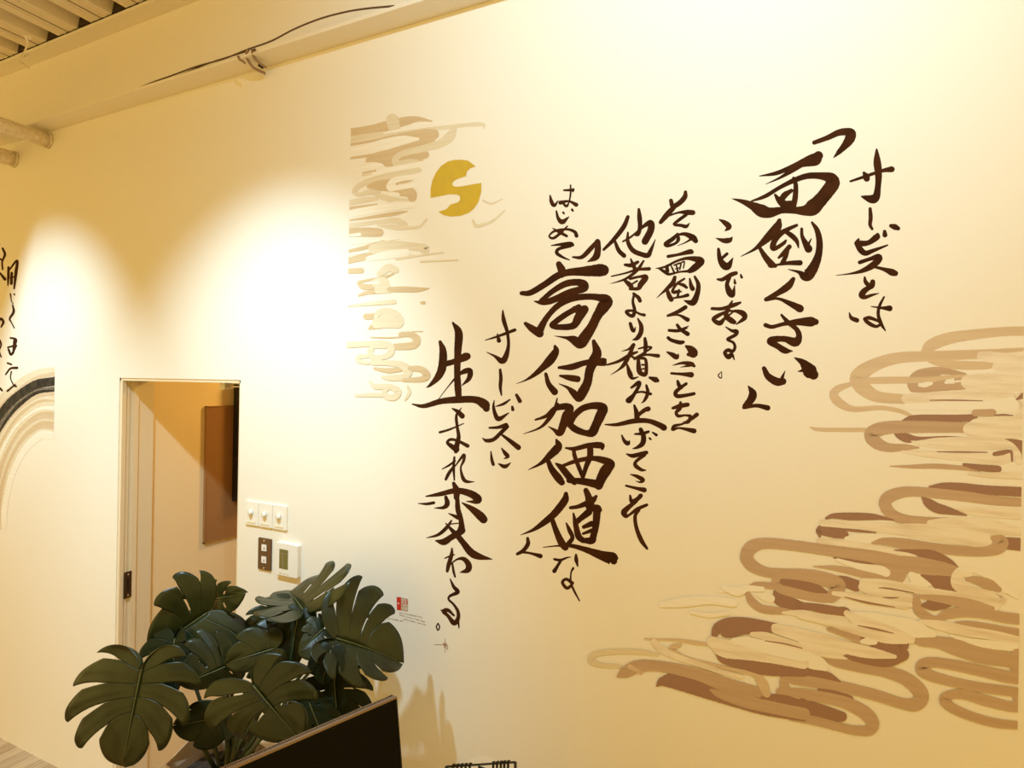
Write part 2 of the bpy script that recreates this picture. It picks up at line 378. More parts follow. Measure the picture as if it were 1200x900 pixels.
bx0, bx1 = onY(304, 640).x, onY(319, 640).x; bz1, bz0 = onY(311, 630.5).z, onY(311, 667.5).z
bp = thing('wall_socket', 'brown plate with two small cream sockets beneath the light switch', 'socket', ((bx0+bx1)/2, 0, bz0))
put(rbox(bx0, bx1, bz0, bz1, 0, -0.007, 0.003).out('cover_plate', 'brownplate'), bp)
for zc_ in (onY(310, 641).z, onY(310, 655).z):
    put(MB().box(((bx0+bx1)/2-0.011, -0.010, zc_-0.012), ((bx0+bx1)/2+0.013, -0.007, zc_+0.012)).out('socket_insert', 'white'), bp)
    put(MB().box(((bx0+bx1)/2+0.001, -0.0108, zc_-0.007), ((bx0+bx1)/2+0.004, -0.010, zc_+0.002)).out('slot', 'cable'), bp)
for z in (bz1-0.008, bz0+0.008): put(MB().tube([((bx0+bx1)/2, -0.007, z), ((bx0+bx1)/2, -0.009, z)], 0.0035, 10).out('screw', 'chrome'), bp)
tx0, tx1 = onY(327, 640).x, onY(353, 655).x; tz1, tz0 = onY(340, 636).z, onY(340, 674).z
th = thing('thermostat', 'white thermostat with an olive display below the switches', 'thermostat', ((tx0+tx1)/2, 0, tz0))
put(rbox(tx0, tx1, tz0, tz1, 0, -0.018, 0.005).out('housing', 'white'), th)
lx0, lx1 = onY(332, 650).x, onY(342, 650).x; lz1, lz0 = onY(337, 642.5).z, onY(337, 665).z
put(MB().box((lx0, -0.0192, lz0), (lx1, -0.0178, lz1)).out('display', 'lcd'), th)
put(MB().box((lx0+0.016, -0.0198, lz0+0.004), (lx0+0.021, -0.0192, lz1-0.020)).out('readout', 'lcd2'), th)
put(MB().box((lx0+0.003, -0.0198, lz1-0.017), (lx1-0.003, -0.0192, lz1-0.014)).out('readout', 'lcd2'), th)
for dx in (0.0, 0.018, 0.036): put(MB().box((lx0+dx, -0.0195, tz0+0.008), (lx0+dx+0.010, -0.018, tz0+0.013)).out('button', 'trim'), th)
# ------------------------------------------------------------------ brushed lettering (x,y,width in the crop named by the tile, one stroke per ';')
T = dict(A=(880,140),B=(880,250),C=(820,350),D=(740,210),E=(740,330),F=(680,380),G=(680,510),H=(600,210),I=(600,290),J=(600,410),K=(600,560),L=(470,360),M=(470,490),N=(470,630),O=(0,280))
COLUMNS = [
("brown-black brushed column of small letters at the far right of the wall, beginning サ", 'small', [
('サ','A',"884,212,14 888,300,50 897,390,46 893,470,40 880,545,52 850,560,58 800,548,28 775,540,6;700,435,14 790,405,20 920,362,24 990,350,40;795,376,20 808,398,46 814,415,44"),
('ー','A',"838,628,22 842,690,28 838,740,24 852,770,18"),
('ビ','B',"758,180,12 752,200,34 775,212,40 830,205,34 885,165,44 890,152,28;745,210,36 770,255,40 805,280,36 860,262,26 960,224,10;940,128,24 942,152,34;985,88,26 1012,96,40 1035,106,28"),
('ス','B',"765,345,26 840,320,26 895,308,46 895,330,44 850,370,44 780,405,28 700,424,12 600,436,3;850,372,16 930,392,24 990,414,46 1015,422,38"),
('と','B',"800,450,14 805,480,26 825,505,30;856,482,34 850,508,38 825,525,34 795,548,40 780,575,44 800,590,28 850,575,18 900,562,4"),
('は','B',"692,700,8 706,735,26 745,752,32;845,655,5 920,665,18 975,668,40;936,588,12 905,650,20 895,710,22 915,775,24 945,825,8;800,740,20 835,735,26 890,755,18 912,775,18 885,795,20 850,785,26 815,762,26 798,744,20"),
]),
("largest brushed words 面倒くさい between corner brackets, upper right", 'large', [
('「','A',"445,163,28 540,128,34 620,92,44 690,88,54 705,105,66 690,145,66 660,185,48 620,228,32 582,268,6"),
('面','A',"475,255,62 450,280,84 400,295,70 340,315,46 260,347,32 170,380,26 60,398,5;360,322,24 280,365,30 200,412,16 105,455,3;5,574,10 100,540,26 200,480,26 300,430,34 400,397,40 500,398,50 560,415,78 575,450,92 535,510,90 480,575,92 430,622,104 380,640,70 320,640,46;-132,557,4 -60,577,30 10,607,54 70,640,84 130,655,70 220,638,44 330,640,48;300,412,20 315,460,30 312,540,36 300,610,36;170,530,16 200,570,40 240,600,56 290,600,56;285,500,24 240,530,40 215,562,40"),
('倒','B',"200,50,28 185,95,58 130,160,58 60,225,32 10,262,16 -70,303,4;60,240,22 100,305,38 145,360,48;170,368,30 140,360,46;322,84,20 260,112,28 205,145,38 165,195,38 155,242,40 180,243,28 230,210,24 245,192,16;240,125,26 290,160,34 322,195,28 335,242,8;270,235,32 225,285,28 195,312,16;258,250,28 245,300,30 222,350,32;185,362,14 260,350,26 345,348,36;357,110,20 360,160,24 385,215,40 405,250,52;425,178,6 402,220,18;430,65,16 465,120,34 482,200,42 475,290,48 445,370,64 405,430,76 375,440,60 335,413,22 262,394,4"),
('く','B',"298,462,28 262,512,48 190,560,38 105,606,26;105,608,22 190,600,18 270,632,34 345,670,52"),
('さ','C',"462,186,28 510,198,26 590,178,26 680,165,42 780,162,64 815,163,42;575,115,16 620,165,30 680,215,32 698,268,42 670,305,62 600,284,40 530,285,42 495,300,46 550,335,40 600,365,42 652,368,6"),
('い','C',"452,490,28 480,545,44 540,583,54 585,582,46;600,508,4 580,555,22;668,416,8 725,450,48 775,510,96 800,535,66;690,512,4 740,502,30"),
('」','C',"342,615,8 372,665,52 360,710,52 318,755,34;310,766,22 400,752,26 478,768,36"),
]),
("short thin brushed column ことである left of the largest bracketed words", 'small', [
('こ','D',"618,284,8 655,305,32 685,335,38 658,364,6;595,415,5 650,432,32 690,428,34 708,408,8"),
('と','D',"612,492,20 622,560,34 650,605,50 680,610,46 714,553,5;672,525,20 640,552,20"),
('で','D',"606,704,14 640,705,26 700,672,30 735,660,26;690,690,24 672,740,28 690,795,44 712,812,34 726,748,6;725,706,10 728,730,20;768,672,12 775,690,18"),
('あ','E',"566,190,20 640,190,24 720,165,28 765,148,16;708,138,12 680,190,26 665,240,32 700,272,38 722,285,30;720,210,16 680,207,16 600,245,28 576,268,24 620,292,34 655,260,20 700,225,12 725,207,18 780,222,38 795,255,32 738,300,8"),
('る','E',"664,320,8 705,345,20 738,352,32 730,375,24 680,402,22 680,412,18 715,428,18 728,460,20 712,490,22 680,482,26 655,500,22 682,530,34 705,512,24 724,550,6"),
('。','E',"635,632,4 632,678,7 610,660,8 635,632,4"),
]),
("slender brushed column of letters beginning その面倒, second from the bracketed words", 'small', [
('そ','D',"278,150,26 292,190,32 340,165,34 375,125,34 380,90,22;300,195,32 250,250,38 205,303,26;250,262,12 330,235,14 390,233,34 432,235,34;385,250,22 330,290,22 300,318,18 350,325,22 385,332,24 410,308,4"),
('の','D',"325,385,18 290,420,28 240,455,28 258,468,22 310,450,18 330,420,26 320,388,14;300,400,8 370,385,24 430,410,42 452,434,32;430,415,18 380,445,9 325,468,3"),
('面','D',"258,543,22 330,530,20 410,510,34 424,512,28;172,628,5 240,615,16 320,575,16 400,556,24 485,572,50 470,600,48 435,630,44 410,645,32;195,628,14 240,655,24 268,668,18 340,652,12 420,645,22;250,610,20 252,645,28;275,600,8 300,655,14;315,600,8 325,645,14;300,605,10 345,592,12 340,635,10;310,630,8 345,620,8;345,590,10 372,580,10 365,625,8"),
('倒','D',"305,690,24 290,730,32 250,770,24 210,805,11 178,835,3;250,775,22 265,820,32 280,845,34;372,700,14 320,735,18 295,770,18 290,795,20 320,785,12;330,735,14 365,745,24 388,762,18;335,780,16 325,825,16;300,802,12 350,790,10;300,835,12 360,825,18 395,815,24;410,700,12 420,750,28 430,770,32;445,685,16 470,740,28 464,800,34 440,860,44 415,868,36 370,853,6"),
('く','E',"380,180,28 330,210,26 255,240,16;255,240,14 330,235,14 395,268,30"),
('さ','E',"265,343,20 330,345,22 385,325,18;400,313,6 350,345,20;322,305,20 345,335,24 395,368,30;258,395,22 282,412,24 340,428,28 364,425,22"),
('い','E',"250,495,10 290,515,32 318,532,32 330,510,8;385,455,18 415,475,50 435,505,62 400,512,24"),
('こ','E',"292,588,5 360,572,20 420,580,32 442,594,18;410,590,18 345,602,3;280,645,16 350,650,20 420,655,38"),
('と','E',"325,700,18 335,730,28 350,745,24;385,718,20 340,750,24 310,780,28 322,805,28 380,800,24 440,788,22"),
('を','F',"650,590,18 700,575,30 755,565,28;705,550,18 700,590,28 675,620,22 690,645,22 740,640,14 775,650,26 760,685,24 730,692,18;820,635,28 780,665,24 720,700,14 662,715,22 650,738,24;655,740,20 700,730,14 800,750,34"),
]),
("long brushed column of letters beginning 他者より, just right of the big column", 'small', [
('他','H',"815,265,24 785,335,32 715,425,28 645,495,18;722,432,18 750,500,28 788,538,30;780,438,12 830,410,14 880,370,14 930,328,24 975,308,42 975,360,46 935,438,46;892,212,18 897,270,32 900,330,28 888,385,26 868,396,10;815,375,12 815,440,26 850,500,32 910,528,32 955,535,34 975,502,26 1008,425,5"),
('者','H',"795,602,18 840,605,28 885,582,20;835,560,10 850,600,24 870,640,28;925,575,14 880,640,22 800,700,16 695,735,3;700,683,9 800,660,12 880,636,18 965,630,24;790,710,18 830,745,34 850,772,20;830,700,18 900,685,18 940,690,38 905,740,38 888,768,26 830,772,18;840,740,12 880,715,12"),
('よ','I',"855,325,18 888,352,26 900,375,26;860,325,16 850,380,18 862,440,24 850,480,26 820,472,22 805,450,22 850,445,16 900,468,16 930,475,22"),
('り','I',"832,535,22 845,575,26 858,588,20 868,560,5;885,500,10 908,550,28 905,600,32 880,638,28 848,650,6"),
('積','F',"375,145,26 340,175,14 290,190,3;190,285,12 270,260,20 350,215,24 400,195,14;375,150,20 345,215,28 310,280,28 270,320,12 215,355,3;330,285,14 350,350,34 368,380,20 410,370,5;345,215,18 385,240,14;455,100,20 460,150,28 455,200,22;410,172,10 460,160,14 500,165,14 440,205,12 380,240,12;380,245,14 460,215,14 548,222,26;408,250,24 414,325,34 435,350,30 462,345,26 460,250,20 420,238,18;434,285,12 450,285,12;434,315,10 450,312,10;488,375,16 530,390,38 544,396,24"),
('み','F',"360,445,16 412,410,28 412,435,24 380,490,24 345,540,30 328,530,16 380,490,12 430,475,14 495,490,20;465,430,16 475,480,24 455,530,20 430,556,3"),
('上','F',"380,570,14 395,620,32 400,670,36;400,645,24 450,605,28 478,595,34;175,705,8 260,705,24 380,680,34 480,680,32 560,710,38 588,727,42"),
('げ','F',"292,780,10 310,820,24 335,838,30 346,820,8;385,772,12 440,768,22 480,755,18;425,740,28 445,790,34 438,838,34 404,864,22 370,875,6;486,800,12 495,808,14;508,760,10 535,778,20"),
('て','G',"325,132,8 370,145,28 440,127,26 465,122,26;452,138,24 392,185,22 390,215,28 430,243,22 460,246,8"),
('こ','G',"352,275,6 400,290,24 440,315,30 422,330,14 390,322,3;322,355,14 390,372,20 450,385,34"),
('そ','G',"350,425,14 362,465,28 400,450,28 425,425,30;395,462,24 330,515,34 308,543,42 322,568,30 345,560,16 400,520,24 468,490,20;412,525,22 386,570,24 395,650,26 430,740,30 470,797,16"),
]),
("short brushed column はじめて at the top centre of the wall", 'small', [
('は','H',"268,115,10 278,160,26 298,185,22 325,150,5;365,78,12 430,76,20;432,68,12 428,88,10;412,42,10 412,100,12 405,150,10;340,165,28 400,155,14 452,180,28;350,157,12 382,190,18 402,162,8"),
('じ','H',"312,225,12 325,275,22 355,300,34 400,265,6;360,234,14 366,242,12;422,214,16 428,222,14"),
('め','H',"285,345,5 330,370,22 385,400,18;390,330,9 340,380,18 290,415,18 262,400,12 300,365,16 385,352,16 440,370,22 454,398,26"),
('て','H',"275,467,5 330,460,18 410,455,30 428,463,20;412,466,26 330,490,22 316,520,24 360,550,16 405,568,6"),
]),
("tall heavy brushed column 高付加価値 in the centre of the wall", 'large', [
('「','H',"428,548,12 490,548,26 550,492,32 602,430,20;602,440,38 603,500,42 588,548,44 530,582,4"),
('高','I',"330,118,40 350,160,54 350,190,46;68,322,28 130,318,38 230,260,42 320,200,46 400,175,46 520,167,66 620,160,84 642,160,76;155,378,6 220,388,34 300,365,44 400,318,44 500,290,50 505,262,60 460,245,46 380,255,44 290,305,36 205,375,30;95,535,24 140,570,46 195,605,54;190,592,54 240,500,38 310,420,38 400,365,46 500,347,42 600,350,46 665,375,78 640,420,80 600,480,62 560,560,64 510,635,76 480,675,70 430,648,54 380,635,20 300,622,3;470,420,40 380,470,38 310,520,38 280,548,34 330,560,38 430,550,46 470,490,60 510,435,56;440,430,36 480,450,66"),
('付','J',"303,-25,20 308,10,46 270,70,60 210,130,42 150,180,26 90,216,10 30,238,2;238,170,22 258,240,34 300,295,46;330,125,18 420,120,42 520,90,38 640,85,56 648,90,46;575,-60,26 597,20,62 572,80,68 545,150,58 530,230,58 495,300,66 470,340,50 430,300,44 390,265,20 330,238,4;338,182,14 400,195,38 460,205,44"),
('加','J',"165,492,12 240,465,24 300,415,34 370,398,46 412,410,44 385,460,60 360,530,54 335,585,44 295,562,20 255,538,4;320,385,26 270,470,30 200,545,16 80,592,3;318,340,8 305,400,20;405,510,54 440,460,42 500,410,42 580,392,46 640,408,60 622,460,66 590,530,58 565,578,62 520,585,40 450,560,46 405,525,40"),
('価','J',"312,632,14 325,680,54 270,740,48 200,800,22 115,843,4;250,770,28 280,840,42 325,900,52 350,932,42;378,690,12 440,695,28 540,672,34 625,672,44 635,692,24;435,700,24 442,750,28 480,850,28 500,900,24;550,690,42 548,750,40 522,820,32 500,890,26;310,800,14 350,830,40 400,890,46 440,930,40;350,818,20 450,782,28 560,762,32 650,778,48 700,800,46 665,840,74 630,900,66 610,955,56;400,918,34 500,925,46 600,945,56"),
('値','K',"380,112,28 370,160,50 300,250,48 230,310,42 150,365,22 60,402,3;285,300,32 310,370,38 345,450,48 375,488,46;412,210,22 470,200,28 560,162,42 592,130,20;520,88,34 540,140,48 550,200,64;560,215,40 600,215,52 615,225,36;432,250,12 448,330,34 468,410,42 500,440,36;452,312,36 490,280,38 540,240,48;598,230,52 590,330,46 572,410,44 560,440,50 510,440,34;505,345,26 560,322,38;500,392,16 560,370,28;382,318,10 405,370,28 425,420,28 398,462,32;220,488,5 320,478,11 420,478,26 520,505,38 630,545,62 705,568,82 716,585,46"),
('」','K',"110,425,20 112,465,28 80,510,26 38,535,20;60,520,18 130,530,16 200,550,30"),
('な','K',"298,572,16 340,578,18 390,560,10 415,558,4;345,580,18 320,620,20 298,655,28;450,540,14 452,575,26 462,620,10;430,635,16 415,670,10 415,740,14 440,800,14 475,865,8;425,740,22 382,712,20 355,735,20 385,775,22 420,755,18"),
]),
("short brushed column サービスに between the two larger columns at left", 'small', [
('サ','L',"715,22,8 722,90,28 748,180,22 755,270,22 735,350,38 708,378,40 660,345,18 600,315,3;592,232,5 680,205,16 800,160,22;678,190,10 688,235,30"),
('ー','L',"697,440,18 702,500,24 698,560,22 706,618,10"),
('ビ','L',"655,655,6 650,700,18 665,760,28 690,785,32 755,745,8;665,698,6 720,680,18 765,650,10;812,617,20 835,660,28;782,700,16 786,720,22"),
('ス','M',"622,68,14 680,65,20 738,50,32;745,60,28 700,105,26 650,150,26 600,158,24 570,138,3;700,110,12 760,155,26 825,206,36"),
('に','M',"632,235,8 638,290,20 648,325,22;707,212,8 735,250,28 752,270,22 725,285,5;688,322,10 730,340,28 770,315,6"),
]),
("leftmost brushed column 生まれ変わる, ending in a small ring", 'large', [
('生','L',"275,244,22 295,310,48 290,420,56 260,490,46 205,548,20 180,564,6;365,110,14 405,180,52 400,300,48 395,450,42 400,560,46 405,640,40;300,402,38 380,380,38 450,350,54 465,345,48;265,645,4 330,560,7 400,480,18 450,450,34 485,448,36 478,500,32 430,550,6;80,682,8 160,695,28 280,662,38 400,650,46 520,650,46 585,682,64 600,712,46"),
('ま','M',"360,-68,8 400,-45,28 430,-15,36;425,-72,5 390,-20,18 395,60,20 405,130,26 390,200,36 385,235,26;272,100,16 340,80,14 440,38,6;390,220,40 345,190,28 325,170,18 350,150,20 400,160,18 468,195,26"),
('れ','M',"375,275,14 370,350,18 375,435,10;290,358,6 340,330,14 380,300,12;370,340,16 335,390,22 315,430,18;375,345,6 430,270,18 445,260,20 440,300,18 420,350,12 435,420,24 460,445,22 515,448,4"),
('変','M',"370,458,22 390,510,46 390,560,36;175,550,8 270,535,28 390,510,38 490,532,48 540,570,54 525,588,30 460,585,4;120,600,4 180,603,18 230,595,20;315,555,22 325,600,34 300,628,24 235,632,4;395,560,28 400,640,34 415,690,34 425,740,34 422,790,50 400,810,36;430,595,8 500,640,40 555,685,56 580,712,54;355,720,10 320,770,24 260,820,20 180,842,4;315,740,8 360,790,26 400,830,36 440,880,40 490,942,50 545,972,44 640,992,5;430,790,44 350,840,40 300,870,44 245,862,10;345,745,8 410,740,8 425,760,18;335,670,6 380,690,22 400,700,26"),
('わ','N',"358,75,10 355,120,24 335,190,28 325,235,20;308,145,8 345,130,12 375,120,8;335,200,8 390,155,12 440,150,28 475,190,40 468,228,38 415,245,5;360,180,12 370,240,16 380,275,12"),
('る','N',"345,290,7 370,345,22 398,382,28 345,410,18 335,435,14 370,470,15 400,520,22 400,570,26 372,600,34 330,550,22 300,520,28 330,510,24 372,548,12;280,510,7 311,522,24;400,570,18 408,635,7"),
('。','N',"260,602,8 271,627,9 260,652,8 249,627,9 260,602,8"),
]),
("small cursive brushed column at the left edge above the painted arc", 'small', [
('同','O',"45,150,8 44,200,9 42,245,4;48,165,5 90,115,8 84,180,11 75,262,6;62,180,9 60,235,10;55,205,5 72,200,5"),
('じ','O',"55,290,5 62,332,3 70,340,3;75,290,5 77,296,4"),
('く','O',"67,348,5 72,385,9 52,420,7 60,440,4 76,470,4"),
('両','O',"55,522,6 84,530,8 76,560,7 42,572,6;75,535,7 70,602,7;45,582,7 60,610,8 86,562,7"),
('売','O',"40,655,6 60,662,6;30,715,5 55,684,7 90,680,9;60,700,5 56,735,4 72,772,4"),
('文','O',"40,802,7 80,768,5;76,775,8 86,778,6"),
]),
("fragment of a second cursive column cut off by the left edge of the picture", 'small', [
('以','O',"14,50,7 26,82,9 12,120,6 14,160,6;-10,100,6 12,112,6;0,180,6 26,212,11"),
('の','O',"-6,440,6 4,420,8 18,438,9 6,465,5"),
('を','O',"0,535,6 6,560,6 -4,590,5 6,622,5"),
('こ','O',"0,788,8 12,800,6"),
]),
]
hh = 0.0002
for label, size, chars in COLUMNS:
    c0 = chars[0]; s0 = parse(c0[2])[0][0]; tt = T[c0[1]]; kk = 4.5 if c0[1] == 'O' else 6.0
    root = thing('brushed_lettering', label, 'calligraphy', tuple(onY(tt[0]+s0[0]/kk, tt[1]+s0[1]/kk)), 'brushed columns of the wall lettering')
    for ch, tl, txt in chars:
        k = 4.5 if tl == 'O' else 6.0
        pt = Paint(T[tl], k)
        for i, st in enumerate(parse(txt)): pt.ribbon(st, hh+i*0.00002, 0.03 if size == 'large' else 0.02, 1.5 if tl == 'O' else (1.06 if size == 'large' else 1.05))
        pt.out('character', 'ink', root, 'brushed character ' + ch)

